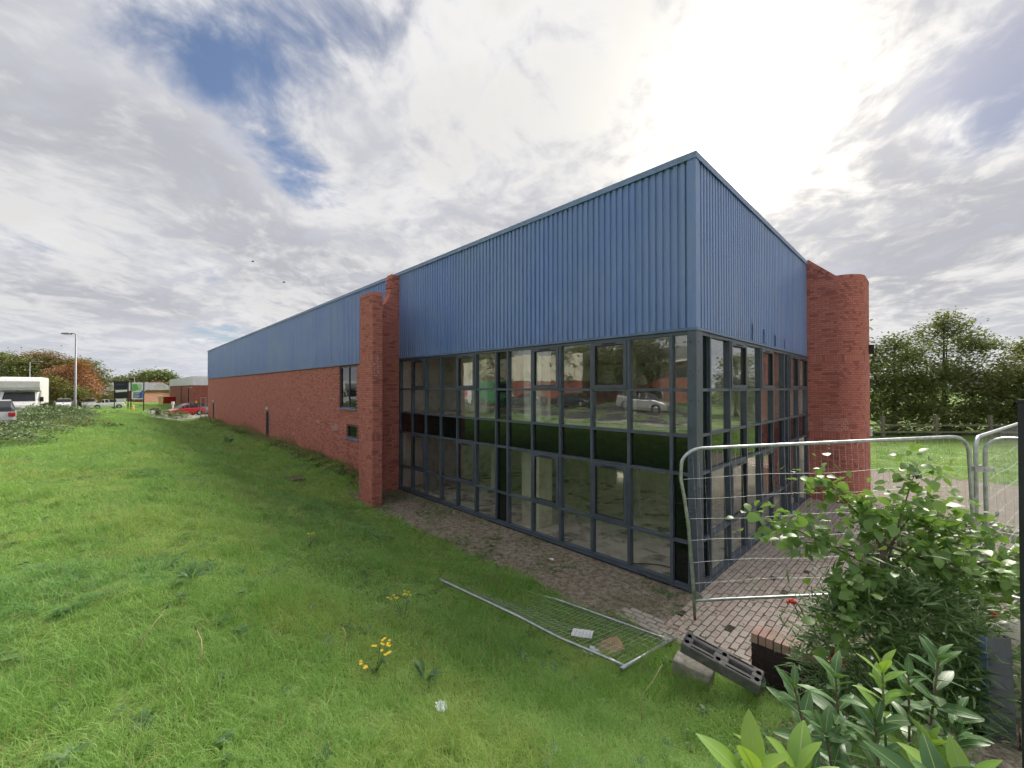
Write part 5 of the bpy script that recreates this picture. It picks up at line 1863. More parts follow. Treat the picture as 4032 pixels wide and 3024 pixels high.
def car(label, loc, rotz, pnt, style='hatch', L=4.25, Wd=1.78, H=None, name='parked_car', cat='car', group=None, glass_from=4, glass_to=None):
    root = thing(name, label, cat, loc, rotz, group)
    st = STY[style]
    n = len(st)
    hw = Wd / 2
    body, glass = MB(), MB()
    rings = []
    for (fx, zb, zt, wf) in st:
        x = L * (0.5 - fx)                 # front towards +x
        w1 = hw * wf
        zt2 = zt if zt else zb + 0.012
        wt = w1 * (0.80 if style != 'van' else 0.90) if zt else w1 * 0.86
        low = 0.24
        rings.append([(x, -w1 * 0.93, low), (x, -w1, 0.46), (x, -w1 * 0.995, zb - 0.10), (x, -w1 * 0.955, zb), (x, -wt, zt2),
                      (x, wt, zt2), (x, w1 * 0.955, zb), (x, w1 * 0.995, zb - 0.10), (x, w1, 0.46), (x, w1 * 0.93, low)])
    gl_side = range(3, n - 2) if style != 'van' else range(3, 5)
    for i in range(n - 1):
        for k in range(9):
            q = [rings[i][k], rings[i + 1][k], rings[i + 1][k + 1], rings[i][k + 1]]
            gh = bool(st[i][2]) or bool(st[i + 1][2])
            isg = False
            if gh and k in (3, 5) and i in gl_side:
                isg = True
            if gh and k == 4 and not st[i][2]:
                isg = True                 # windscreen
            if gh and k == 4 and st[i][2] and i >= n - 4 and style in ('hatch', 'estate', 'saloon') and (st[i + 1][2] is None or st[i + 1][2] < st[i][2] - 0.1):
                isg = True                 # rear window
            (glass if isg else body).add(q, [(0, 1, 2, 3)])
        body.add([rings[i][9], rings[i + 1][9], rings[i + 1][0], rings[i][0]], [(0, 1, 2, 3)])
    body.add(rings[0], [tuple(range(9, -1, -1))])
    body.add(rings[-1], [tuple(range(10))])
    body.build('body', pnt, root)
    glass.build('windows', mat_carglass, root)
    # pillars
    pl = MB()
    for i in range(4, n - 2):
        if st[i][2]:
            for a, b in ((3, 4), (6, 5)):
                p0, p1 = Vector(rings[i][a]), Vector(rings[i][b])
                off = Vector((0, -0.004 if a == 3 else 0.004, 0))
                pl.bar(p0 + off, p1 + off, 0.055, 0.03)
    if style != 'van':
        pl.build('pillars', pnt, root)
    wr = 0.31 if style != 'van' else 0.34
    for fx in (0.19, 0.80):
        for sg in (-1, 1):
            wx, wy = L * (0.5 - fx), sg * (hw - 0.10)
            ar = MB().disc_prism((wx, wy + sg * 0.085, wr), (0, sg, 0), wr + 0.055, 0.022, 24)
            ar.build('wheel_arch', mat_black, root)
            wh = MB().disc_prism((wx, wy - sg * 0.09, wr), (0, sg, 0), wr, 0.212, 24).build('wheel', mat_tyre, root)
            MB().disc_prism((wx, wy + sg * 0.123, wr), (0, sg, 0), wr * 0.66, 0.010, 16, r2=wr * 0.55).build('rim', mat_rim, wh)
    zl = st[1][1]
    for sg in (-1, 1):
        MB().box(L / 2 - 0.24, L / 2 - 0.045, sg * hw * 0.66 - 0.17, sg * hw * 0.66 + 0.17, zl - 0.12, zl + 0.01).build('headlight', mat_lamp, root, bevel=0.03)
        zr = st[-2][1] if style != 'van' else 1.1
        MB().box(-L / 2 + 0.01, -L / 2 + 0.17, sg * hw * 0.80 - 0.10, sg * hw * 0.80 + 0.10, zr - 0.20, zr - 0.02).build('tail_light', mat_tail, root, bevel=0.02)
        MB().box(L * 0.20, L * 0.20 + 0.10, sg * (hw + 0.09) - 0.08, sg * (hw + 0.09) + 0.08, st[4][1] - 0.02, st[4][1] + 0.11).build('wing_mirror', pnt, root, bevel=0.02)
    MB().box(L / 2 - 0.02, L / 2 + 0.012, -0.26, 0.26, 0.42, 0.53).build('number_plate', mat_plate, root)
    MB().box(-L / 2 - 0.012, -L / 2 + 0.02, -0.26, 0.26, 0.60, 0.71).build('number_plate', mat_plate, root)
    MB().box(L / 2 - 0.03, L / 2 + 0.006, -hw * 0.6, hw * 0.6, 0.28, 0.40).build('grille', mat_black, root)
    return root


def Wp(xb, yb, dz=0.03):
    q = W(xb, yb)
    return (q.x, q.y, float(T(xb, yb)) + dz)


ALONG = TH + math.pi / 2           # heading along the long wall, away from the camera
# yard past the long wall
car('bright red hatchback parked past the end of the long wall', Wp(-0.9, 68.6), math.atan2(-0.69, -0.72) + R(18), P_RED, 'hatch', 4.30)
car('dark grey estate car parked behind the red hatchback', Wp(0.0, 73.2), math.atan2(-0.69, -0.72) + R(20), P_GREY, 'estate', 4.6)
car('silver saloon half hidden behind the red hatchback', Wp(3.6, 72.0), math.atan2(-0.69, -0.72) + R(205), P_SILVER, 'saloon', 4.5)
# along the far road
car('white estate car low behind the grass crest', Wp(-14.0, 98.0), ALONG + R(180), P_WHITE, 'estate', 4.7)
car('white hatchback below the dark sign board', Wp(-8.9, 88.5), math.atan2(-0.6, -0.8) + R(25), P_WHITE, 'hatch', 4.2)
car('pale silver estate behind the estate sign', Wp(-11.2, 100.0), ALONG + R(180), P_SILVER, 'estate', 4.6)
car('silver hatchback with red tail light at the left edge', Wp(-12.0, 26.6), ALONG + R(8), P_SILVER, 'hatch', 4.2)
car('white parcel van far down the road', Wp(-13.6, 110.0), ALONG + R(180), P_WHITE, 'van', 5.2, 1.95, name='parked_van', cat='van')
# cars mirrored in the glazing
car('silver estate parked across the road, mirrored in the corner panes', Wp(-25.5, 14.6), ALONG + R(180), P_SILVER, 'estate', 4.75)
car('dark saloon parked across the road, mirrored mid glazing', Wp(-25.5, 22.4), ALONG + R(180), P_BLACK, 'saloon', 4.7)
car('dark hatchback parked across the road, mirrored next to the green van', Wp(-25.5, 28.6), ALONG, P_GREY, 'hatch', 4.3)
gv = car('green van parked across the road, mirrored in the glazing', Wp(-26.4, 35.2), ALONG + R(180), P_GREEN, 'van', 5.2, 2.05, name='parked_van', cat='van')
wv = car('white parcel van with red box emblem, mirrored in the glazing', Wp(-26.2, 41.2), ALONG, P_WHITE, 'van', 5.6, 2.0, name='parked_van', cat='van')
gv.scale = (1.0, 1.05, 1.22)
wv.scale = (1.0, 1.05, 1.22)
em = MB()          # red hexagonal box emblem on the van side with white fold lines
hexa = [(-1.45 + 0.62 * math.cos(R(30 + 60 * k)), 1.42 + 0.62 * math.sin(R(30 + 60 * k))) for k in range(6)]
em.prism(hexa, -1.018, -1.004, 'xz')
em.build('emblem', mat_red_print, wv)
em = MB()
em.box(-1.485, -1.415, -1.021, -1.0185, 0.98, 1.42)
em.build('emblem_line', mat_white_print, wv)
em = MB().bar((-1.45, -1.020, 1.42), (-1.19, -1.020, 1.57), 0.004, 0.07)
em.build('emblem_line', mat_white_print, wv)
em = MB().bar((-1.48, -1.020, 1.42), (-1.71, -1.020, 1.57), 0.004, 0.07)
em.build('emblem_line', mat_white_print, wv)


def box_truck(label, loc, rotz):
    root = thing('box_truck', label, 'truck', loc, rotz)
    # load box with an overhanging rounded front
    b = MB()
    prof = [(-4.4, 1.0), (0.35, 1.0), (0.35, 2.05), (1.15, 2.12), (1.28, 2.35), (1.20, 2.85), (0.85, 3.12), (0.2, 3.2), (-4.4, 3.2)]
    b.prism(prof, -1.08, 1.08, 'xz')
    b.build('load_box', mat_white, root, bevel=0.04)
    e = MB()
    for y in (-1.085, 1.085):
        e.box(-4.42, -4.34, y - 0.012, y + 0.012, 1.0, 3.2).box(-4.4, 0.3, y - 0.012, y + 0.012, 0.98, 1.06)
    e.build('edge_trim', mat_galv, root)
    c = MB()
    c.prism([(0.36, 0.45), (2.35, 0.45), (2.42, 0.75), (2.30, 1.02), (1.62, 1.22), (0.95, 2.04), (0.36, 2.04)], -0.98, 0.98, 'xz')
    c.build('cab', P_WHITE, root, bevel=0.06)
    g = MB()
    a, b2 = Vector((1.60, 0, 1.27)), Vector((1.02, 0, 1.98))
    nn = Vector((0.776, 0, 0.63)) * 0.012
    g.add([Vector((a.x, -0.86, a.z)) + nn, Vector((a.x, 0.86, a.z)) + nn, Vector((b2.x, 0.78, b2.z)) + nn, Vector((b2.x, -0.78, b2.z)) + nn], [(0, 1, 2, 3)])
    g.build('windscreen', mat_carglass, root)
    for sg in (-1, 1):
        MB().add([(0.55, sg * 0.988, 1.25), (1.45, sg * 0.988, 1.25), (1.02, sg * 0.988, 1.88), (0.55, sg * 0.988, 1.88)], [(0, 1, 2, 3)]).build('side_window', mat_carglass, root)
        MB().box(1.30, 1.42, sg * 1.16 - 0.11, sg * 1.16 + 0.11, 1.22, 1.60).build('wing_mirror', mat_black, root, bevel=0.02)
        MB().box(2.26, 2.40, sg * 0.72 - 0.2, sg * 0.72 + 0.2, 0.78, 0.98).build('headlight', mat_lamp, root, bevel=0.03)
        for x in (1.55, -2.9):
            wh = MB().disc_prism((x, sg * 0.78, 0.36), (0, sg, 0), 0.36, 0.21, 24).build('wheel', mat_tyre, root)
            MB().disc_prism((x, sg * 0.992, 0.36), (0, sg, 0), 0.22, 0.012, 16).build('rim', mat_rim, wh)
    MB().box(2.36, 2.44, -0.27, 0.27, 0.50, 0.61).build('number_plate', mat_plate, root)
    MB().box(-4.2, 0.36, -0.45, 0.45, 0.55, 0.99).build('chassis', mat_black, root)
    return root


box_truck('white box truck facing the camera at the left edge above the brambles', Wp(-13.25, 48.3), ALONG + math.pi)

# ================================================================= BACKGROUND BUILDINGS
def box_building(name, label, loc, rotz, lx, ly, h1, h2, m_low, m_high, rise=0.0, cat='building', rib=0.0):
    root = thing(name, label, cat, loc, rotz)
    MB().box(0, lx, 0, ly, -0.5, h1).build('wall', m_low, root)
    if h2 > h1:
        cm = MB()
        poly = [(-0.05, h1 + 0.003), (lx + 0.05, h1 + 0.003), (lx + 0.05, h2), (lx / 2, h2 + rise), (-0.05, h2)]
        cm.prism(poly, -0.05, ly + 0.05, 'xz')
        cm.build('cladding', m_high, root)
        if rib:
            rm = MB()
            k = 0.0
            while k < lx:
                rm.box(k, k + rib * 0.45, -0.085, -0.051, h1 + 0.02, h2 - 0.03)
                k += rib
            k = 0.0
            while k < ly:
                rm.box(-0.085, -0.051, k, k + rib * 0.45, h1 + 0.02, h2 - 0.03)
                k += rib
            tag(rm.build('cladding_ribs', m_high, root), None, None, None, 'stuff')
    return root


def add_window(root, axis, a0, a1, z0, z1, off, frame=mat_white, glass=mat_carglass):
    m = MB()
    w_ = 0.10
    def bx(m, u0, u1, z0_, z1_, d0, d1):
        if axis == 'x':
            m.box(u0, u1, off - d1, off - d0, z0_, z1_)
        else:
            m.box(off - d1, off - d0, u0, u1, z0_, z1_)
    for u0, u1, q0, q1 in ((a0, a0 + w_, z0, z1), (a1 - w_, a1, z0, z1), (a0 + w_, a1 - w_, z0, z0 + w_), (a0 + w_, a1 - w_, z1 - w_, z1)):
        bx(m, u0, u1, q0, q1, 0.0, 0.06)
    f = m.build('window_frame', frame, root)
    m = MB()
    bx(m, a0 + w_, a1 - w_, z0 + w_, z1 - w_, 0.0, 0.02)
    m.build('pane', glass, f)


# grey-clad brick unit past the yard (front corner nearest the camera)
gq = W(1.6, 84.5)
gb = box_building('industrial_unit', 'brick industrial unit with pale grey cladding past the yard', (gq.x, gq.y, 0), TH, 22, 42, 4.35, 5.9, mat_far_brick, mat_grey_clad, 0.0, rib=0.5)
add_window(gb, 'x', 3.2, 4.6, 2.2, 3.9, 0.0)
for yy in (5.5, 17.0):
    MB().box(-0.10, -0.002, yy, yy + 0.12, 0.0, 4.2).build('downpipe', mat_black, gb)
MB().box(-0.10, -0.002, 41.4, 41.65, 3.0, 4.2).build('rain_hopper', mat_white, gb)
MB().box(0.3, 0.6, -0.12, -0.002, 1.2, 1.7).build('wall_box', mat_yellow_paint, gb)
for a in (2.0, 5.4):
    MB().box(-0.14, -0.002, a, a + 0.2, 3.9, 4.05).build('wall_light', mat_white, gb)
# mast on its roof
q = W(6.2, 92)
ms = thing('antenna_mast', 'grey antenna mast rising behind the end of the blue cladding', 'mast', (q.x, q.y, 0.0))
for sx_, sy_ in ((-.25, -.25), (.25, -.25), (.25, .25), (-.25, .25)):
    MB().bar((sx_, sy_, 0), (sx_ * 0.7, sy_ * 0.7, 8.6), 0.06, 0.06).build('mast_leg', mat_lamp_col, ms)
br = MB()
for z in np.arange(0.6, 8.5, 0.7):
    br.bar((-.22, -.22, z), (.22, -.22, z + 0.6), 0.03, 0.03).bar((-.22, .22, z), (-.22, -.22, z + 0.6), 0.03, 0.03)
tag(br.build('bracing', mat_lamp_col, ms), None, None, None, 'stuff')
for a in range(3):
    t_ = a * 2.1
    MB().box(-0.14, 0.14, -0.06, 0.06, 0, 1.3).build('antenna_panel', mat_grey_clad, ms, loc=(0.55 * math.cos(t_), 0.55 * math.sin(t_), 8.0), rot=(0, 0, t_ + math.pi / 2))
MB().tube([(0, 0, 8.4), (0, 0, 9.3)], 0.05, 8).build('mast_top', mat_lamp_col, ms)

# tiled brick unit behind the signs
tq = (-113.5, 110.0)
tb = thing('tiled_unit', 'low orange brick unit with grey tiled roof behind the dark sign', 'building', (tq[0], tq[1], 0.2), R(8))
MB().box(0, 13, 0, 12, -0.5, 3.1).build('wall', mat_far_brick2, tb)
MB().prism([(-0.6, 3.103), (12.6, 3.103), (6, 5.3)], -0.7, 13.7, 'yz').build('roof', mat_slate, tb)
MB().box(-0.6, 13.6, -0.75, -0.61, 2.95, 3.15).build('fascia', mat_white, tb)
add_window(tb, 'x', 6.2, 8.4, 0.3, 2.4, 0.0, frame=mat_white)
MB().box(9.2, 12.4, -0.06, -0.002, 0.0, 2.6).build('shutter_door', mat_far_brick, tb)
MB().prism([(1.5, 1.9), (5.5, 1.9), (3.5, 2.9)], -2.0, -0.01, 'xz').build('porch_roof', mat_white, tb)
q = W(-12.6, 121.0)
MBt = MB().box(-1.6, 1.6, -1.2, 1.2, 0, 2.5)
o = MBt.build('storage_container', mat_yellow_paint, None, loc=(q.x, q.y, 0.3), rot=(0, 0, R(30)), bevel=0.03)
tag(o, 'yellow storage container beyond the white cars', 'container')

# red skip and charging post
q = W(-0.9, 97.5)
sk = thing('waste_skip', 'red waste skip in front of the hedge beside the grey-clad unit', 'skip', (q.x, q.y, 0.5), TH + R(95))
MB().prism([(-2.0, 0.1), (2.0, 0.1), (2.7, 1.7), (-2.7, 1.7)], -0.9, 0.9, 'xz').build('skip_body', P_RED, sk)
MB().box(-2.75, 2.75, -0.95, 0.95, 1.702, 1.78).build('skip_rim', P_RED, sk)
q = W(-1.45, 79.0)
cpst = thing('charging_post', 'white post with rounded box top beside the dark estate car', 'post', (q.x, q.y, TW(q.x, q.y)))
MB().box(-0.09, 0.09, -0.07, 0.07, 0, 1.25).build('post_shaft', mat_white, cpst)
MB().box(-0.19, 0.19, -0.12, 0.12, 1.252, 1.75).build('post_head', mat_white, cpst, bevel=0.05)
q = W(-3.9, 66.0)
bn = thing('litter_bin', 'dark green litter bin among the yard shrubs', 'bin', (q.x, q.y, TW(q.x, q.y)))
MB().tube([(0, 0, 0), (0, 0, 0.75), (0, 0, 0.8)], [0.26, 0.30, 0.33], 16).build('bin_body', mat_tree_dark if False else mat_black, bn, smooth=False)
MB().tube([(0, 0, 0.802), (0, 0, 0.92), (0, 0, 1.0)], [0.33, 0.27, 0.10], 16).build('bin_lid', mat_black, bn)
q = W(-6.1, 74.0)
hy = thing('yellow_bollard', 'small yellow bollard at the foot of the estate sign', 'bollard', (q.x, q.y, TW(q.x, q.y)))
MB().tube([(0, 0, 0), (0, 0, 0.8), (0, 0, 0.9)], [0.16, 0.16, 0.10], 12).build('bollard_body', mat_yellow_paint, hy)
MB().tube([(0, 0, 0.5), (0, 0, 0.6)], 0.165, 12, cap=False).build('bollard_band', mat_white, hy)
# mesh gate at the end of the wall
q = W(-0.55, 57.5)
gt = thing('steel_gate', 'tall pale steel mesh gate folded at the far end of the brick wall', 'gate', (q.x, q.y, TW(q.x, q.y)), TH)
for x in (0.0, 0.5):
    MB().box(x - 0.04, x + 0.04, -0.04, 0.04, 0, 2.5).build('gate_post', mat_galv, gt)
for z in (0.15, 1.3, 2.4):
    MB().box(0.041, 0.459, -0.03, 0.03, z, z + 0.06).build('gate_rail', mat_galv, gt)
for k in range(5):
    MB().box(0.09 + k * 0.08, 0.105 + k * 0.08, -0.012, 0.012, 0.211, 1.299).build('gate_bar', mat_galv, gt)


# signs
def board_sign(label, q, rotz, wd, z0, z1, m_face, panels, leg=0.5):
    root = thing('estate_sign', label, 'sign', (q.x, q.y, TW(q.x, q.y)), rotz)
    MB().box(-wd / 2, wd / 2, -0.05, 0.05, z0, z1).build('sign_board', m_face, root)
    for s in (-1, 1):
        MB().box(s * wd * 0.5 - 0.06 + s * 0.065, s * wd * 0.5 + 0.06 + s * 0.065, -0.06, 0.06, -0.2, z1 + 0.05).build('sign_post', mat_black, root)
    for (poly, m) in panels:
        MB().prism(poly, -0.062, -0.0515, 'xz').build('sign_panel', m, root)
    return root


face = math.atan2(56.85, -62) + math.pi / 2 + math.pi
q1 = W(-5.45, 81.0)
z0, z1 = 1.75, 4.30
panels = [([(-.98, 2.9), (0.2, 3.2), (-0.1, 4.05), (-.98, 4.05)], mat_green_print), ([(.98, 1.9), (.98, 3.2), (0.45, 2.75), (0.1, 1.9)], mat_blue_print),
          ([(-.7, 2.42), (.62, 2.42), (.62, 2.80), (-.7, 2.80)], mat_navy_print), ([(-.74, 1.98), (.58, 1.98), (.58, 2.36), (-.74, 2.36)], mat_navy_print)]
sg = board_sign('tall estate sign board with green, white and blue panels', q1, math.atan2(q1.y, q1.x) - math.pi / 2, 1.3, z0, z1, mat_white_print, [([(u * 0.63, v) for u, v in pl_], m_) for pl_, m_ in panels])
for (a, b, z) in ((-.55, .4, 2.66), (-.55, .35, 2.55), (-.6, .42, 2.22), (-.6, .3, 2.10)):
    MB().box(a * 0.63, b * 0.63, -0.072, -0.0625, z, z + 0.055).build('printed_line', mat_white_print, sg)
for (a, b, z) in ((-.2, .75, 3.86), (-.75, .7, 3.58), (-.6, .7, 3.36), (-.5, .72, 3.12)):
    MB().box(a * 0.63, b * 0.63, -0.072, -0.0625, z, z + 0.10).build('printed_line', mat_green_print, sg)
q2 = W(-7.2, 84.0)
sg2 = board_sign('dark sign board with one pale band beside the tiled unit', q2, math.atan2(q2.y, q2.x) - math.pi / 2, 1.4, 1.75, 4.35, mat_black,
                 [([(-.66, 2.62), (.66, 2.75), (.66, 3.05), (-.66, 3.0)], mat_white_print), ([(-.6, 3.75), (.3, 3.75), (.3, 3.95), (-.6, 3.95)], mat_navy_print)])
MB().box(-.55, .55, -0.06, 0.0, 1.18, 1.66).build('sign_panel', mat_white_print, sg2)


# lamp posts
def lamp(label, X, Y, z0, h, arm, head):
    root = thing('street_lamp', label, 'street lamp', (X, Y, z0), group=None)
    MB().tube([(0, 0, 0), (0, 0, 1.2), (0, 0, 1.25), (0, 0, h)], [0.085, 0.085, 0.06, 0.045], 10).build('column', mat_lamp_col, root, smooth=True)
    MB().tube([(0, 0, h), (arm * 0.5, 0, h + 0.05), (arm, 0, h + 0.05)], 0.03, 8).build('arm', mat_lamp_col, root, smooth=True)
    MB().box(min(arm, arm + head), max(arm, arm + head), -0.13, 0.13, h - 0.01, h + 0.09).build('lamp_head', mat_lamp_col, root, bevel=0.02)
    return root


lamp('tall grey street lamp on the bank top left of the long wall', -29.9, 28.0, TW(-29.9, 28.0), 5.75, -0.35, -0.55)
lamp('grey street lamp behind the box truck with its head to the right', -70.8, 60.0, 1.0, 6.7, 0.4, 1.3)
lamp('distant street lamp above the estate sign', -90.5, 98.0, 0.4, 6.0, -0.9, -1.0)

# ================================================================= ACROSS THE ROAD (seen in the glazing)
q = W(-58.0, 46.0)
cu = thing('cream_unit', 'cream-clad industrial unit across the road, mirrored in the glazing', 'building', (q.x, q.y, 1.8), TH + math.pi)
MB().box(-26, 2, -4, 20, -0.6, 2.9).build('wall', mat_far_brick, cu)
cm = MB().prism([(-26.05, 2.903), (2.05, 2.903), (2.05, 6.2), (-12, 8.0), (-26.05, 6.2)], -4.05, 20.05, 'xz')
cm.build('cladding', mat_cream_clad, cu)
MB().box(-26.3, 2.3, -4.4, -4.06, 6.1, 6.4).build('gutter', mat_white, cu)
rb = MB()
for k in np.arange(-3.9, 20, 0.9):
    rb.box(-26.10, -26.055, k, k + 0.35, 2.95, 6.1)
tag(rb.build('cladding_ribs', mat_cream_clad, cu), None, None, None, 'stuff')
q = W(-50.0, 24.0)
ob = thing('brick_office', 'red brick office with dark windows across the road, mirrored at the corner', 'building', (q.x, q.y, 1.8), TH + math.pi)
MB().box(-1, 14, -8, 10, -0.6, 6.2).build('wall', mat_far_brick, ob)
MB().prism([(-8.6, 6.203), (10.6, 6.203), (1, 8.2)], -1.7, 14.7, 'yz').build('roof', mat_slate, ob)
MB().box(-1.75, -1.5, -8.5, 10.5, 5.95, 6.25).build('fascia', mat_white, ob)
for a in (-6.5, -2.5, 1.5, 5.5):
    add_window(ob, 'y', a, a + 2.6, 3.6, 5.2, -1.0, frame=mat_sash)
add_window(ob, 'y', -3.0, -0.2, 0.2, 2.4, -1.0)
for k, (xb, yb, sd, rx, h, mt) in enumerate(((-34.5, 20.5, 81, 4.2, 10.5, mat_tree_dark), (-36.0, 29.0, 82, 4.4, 10.0, mat_tree_dark), (-35.0, 44.0, 83, 3.8, 9.5, mat_tree_olive), (-36.5, 54.0, 84, 4.2, 10.0, mat_tree_green))):
    q = W(xb, yb)
    tree('kerbside_tree', ('spreading dark tree across the road, mirrored in the right-hand panes', 'dark tree across the road, mirrored beside the spreading one', 'yellow-green tree across the road, mirrored above the parcel vans', 'green tree farthest along the road, mirrored in the glazing')[k],
         q.x, q.y, 1.8, h, [(0, 0, h * 0.62, rx, rx, h * 0.30), (rx * 0.5, 0.5, h * 0.48, rx * 0.8, rx * 0.8, h * 0.2), (-rx * 0.5, -0.5, h * 0.5, rx * 0.8, rx * 0.8, h * 0.2), (0, 0, h * 0.36, rx * 0.8, rx * 0.8, h * 0.12)],
         6500, mt, 0.42, 0.2, group='trees mirrored in the glazing', clump=0.5, seed=sd)
kr = thing('knee_rail', 'low timber knee rail along the top of the bank', 'rail', (0, 0, 0))
for k in range(16):
    q = W(-12.45, -6 + k * 2.4)
    zz = TW(q.x, q.y)
    MB().box(-0.06, 0.06, -0.06, 0.06, -0.1, 0.50).build('post', mat_timber, kr, loc=(q.x, q.y, zz), rot=(0, 0, TH))
    if k < 15:
        q_ = W(-12.45, -6 + (k + 1) * 2.4)
        MB().bar((q.x, q.y, zz + 0.55), (q_.x, q_.y, TW(q_.x, q_.y) + 0.55), 0.10, 0.09).build('rail', mat_timber, kr)

# birds
for (X, Y, Z, s, lb) in ((-75, 118, 40.5, 0.7, 'small dark bird gliding high left of the long roof'), (-66, 118, 34.5, 0.75, 'small dark bird lower and nearer the long roof')):
    bd = thing('bird', lb, 'bird', (X, Y, Z), 0.6)
    MB().add([(0, 0, 0), (0.25, -0.5, 0.22), (0.05, -1.1, 0.05), (-0.15, -0.5, 0.18), (0.25, 0.5, 0.22), (0.05, 1.1, 0.05), (-0.15, 0.5, 0.18), (-0.25, 0, 0)],
             [(0, 1, 3, 7), (1, 2, 3), (0, 7, 6, 4), (4, 6, 5)]).build('wings', mat_black, bd)
    MB().tube([(-0.5, 0, -0.02), (-0.2, 0, 0), (0.2, 0, 0.02), (0.42, 0, 0.02)], [0.03, 0.10, 0.10, 0.03], 8).build('bird_body', mat_black, bd, smooth=True)

# ================================================================= GRASS AND SMALL GROWTH
random.seed(101)
PROTO = bpy.data.collections.new('ground_cover_clumps')


def clump_mesh(name, mat, nb, lo, hi, wd, rad, lean, seed, nseg=3, flat=0.0):
    rg = np.random.default_rng(seed)
    V, F = [], []
    for b in range(nb):
        a = rg.uniform(0, 2 * math.pi)
        r = rad * math.sqrt(rg.uniform())
        base = np.array([r * math.cos(a), r * math.sin(a), -0.01])
        da = rg.uniform(0, 2 * math.pi)
        dv = np.array([math.cos(da), math.sin(da), 0])
        ln = rg.uniform(lo, hi)
        le = lean * rg.uniform(0.3, 1.4)
        sd = np.array([-dv[1], dv[0], 0]) * wd * rg.uniform(0.7, 1.3) * 0.5
        o = len(V)
        for i in range(nseg + 1):
            t = i / nseg
            p = base + dv * ln * le * t * t + np.array([0, 0, ln * (t - 0.45 * le * t * t)])
            wv = (1 - t) ** 0.7
            if i < nseg:
                V += [p - sd * wv, p + sd * wv]
            else:
                V += [p]
        for i in range(nseg - 1):
            F.append((o + 2 * i, o + 2 * i + 1, o + 2 * i + 3, o + 2 * i + 2))
        F.append((o + 2 * (nseg - 1), o + 2 * (nseg - 1) + 1, o + 2 * nseg))
    me = bpy.data.meshes.new(name)
    me.from_pydata([tuple(v) for v in V], [], F)
    me.materials.append(mat)
    me.polygons.foreach_set('use_smooth', [True] * len(F))
    me.update()
    return me


def rosette_mesh(name, mat, n, L_, W_, seed):
    rg = random.Random(seed)
    items = []
    lv, lf = leaf_shape(L_, W_, 4, 0.2, 0.45)
    for k in range(n):
        a = k * 2.4 + rg.uniform(-.3, .3)
        e = rg.uniform(0.25, 0.9)
        items.append(orient((0, 0, 0.01), (math.cos(a), math.sin(a), e), roll=rg.uniform(-.3, .3)) @ Matrix.Scale(rg.uniform(0.6, 1.1), 4))
    V, F = merge_leaves(items, lv, lf)
    return mesh_np(name, V, F, mat, smooth=True)


def scatter(name, label, pts, scl, rotv, meshes, kind='stuff', idx=None):
    col = bpy.data.collections.new(name + '_clumps')
    for i, me in enumerate(meshes):
        ob = bpy.data.objects.new('%s_clump_%02d' % (name, i), me)
        col.objects.link(ob)
    me = bpy.data.meshes.new(name)
    n = len(pts)
    me.vertices.add(n)
    me.vertices.foreach_set('co', np.asarray(pts, dtype=np.float32).ravel())
    a = me.attributes.new('scl', 'FLOAT_VECTOR', 'POINT')
    a.data.foreach_set('vector', np.asarray(scl, dtype=np.float32).ravel())
    a = me.attributes.new('rotv', 'FLOAT_VECTOR', 'POINT')
    a.data.foreach_set('vector', np.asarray(rotv, dtype=np.float32).ravel())
    me.update()
    mesh_pts = me
    o = link(name, me)
    ng = bpy.data.node_groups.new(name + '_scatter', 'GeometryNodeTree')
    ng.interface.new_socket('Geometry', in_out='INPUT', socket_type='NodeSocketGeometry')
    ng.interface.new_socket('Geometry', in_out='OUTPUT', socket_type='NodeSocketGeometry')
    N = ng.nodes
    gi, go = N.new('NodeGroupInput'), N.new('NodeGroupOutput')
    ci = N.new('GeometryNodeCollectionInfo')
    ci.inputs['Collection'].default_value = col
    ci.inputs['Separate Children'].default_value = True
    ci.inputs['Reset Children'].default_value = True
    ip = N.new('GeometryNodeInstanceOnPoints')
    ip.inputs['Pick Instance'].default_value = True
    s_ = N.new('GeometryNodeInputNamedAttribute'); s_.data_type = 'FLOAT_VECTOR'; s_.inputs['Name'].default_value = 'scl'
    r_ = N.new('GeometryNodeInputNamedAttribute'); r_.data_type = 'FLOAT_VECTOR'; r_.inputs['Name'].default_value = 'rotv'
    er = N.new('FunctionNodeEulerToRotation')
    ng.links.new(gi.outputs[0], ip.inputs['Points'])
    ng.links.new(ci.outputs[0], ip.inputs['Instance'])
    ng.links.new(s_.outputs[0], ip.inputs['Scale'])
    ng.links.new(r_.outputs[0], er.inputs[0])
    ng.links.new(er.outputs[0], ip.inputs['Rotation'])
    ng.links.new(ip.outputs[0], go.inputs[0])
    if idx is not None:
        a = mesh_pts.attributes.new('pick', 'INT', 'POINT')
        a.data.foreach_set('value', np.asarray(idx, dtype=np.int32))
        i_ = N.new('GeometryNodeInputNamedAttribute')
        i_.data_type = 'INT'
        i_.inputs['Name'].default_value = 'pick'
        ng.links.new(i_.outputs[0], ip.inputs['Instance Index'])
    md = o.modifiers.new('scatter', 'NODES')
    md.node_group = ng
    tag(o, label, None, None, kind)
    return o


def vnoise(x, y, s, seed=0):
    """smooth value noise"""
    x, y = x * s + seed * 17.3, y * s + seed * 9.1
    xi, yi = np.floor(x), np.floor(y)
    fx, fy = x - xi, y - yi
    fx, fy = fx * fx * (3 - 2 * fx), fy * fy * (3 - 2 * fy)

    def h(a, b):
        v = np.sin(a * 127.1 + b * 311.7 + seed * 74.7) * 43758.5453
        return v - np.floor(v)
    return (h(xi, yi) * (1 - fx) + h(xi + 1, yi) * fx) * (1 - fy) + (h(xi, yi + 1) * (1 - fx) + h(xi + 1, yi + 1) * fx) * fy


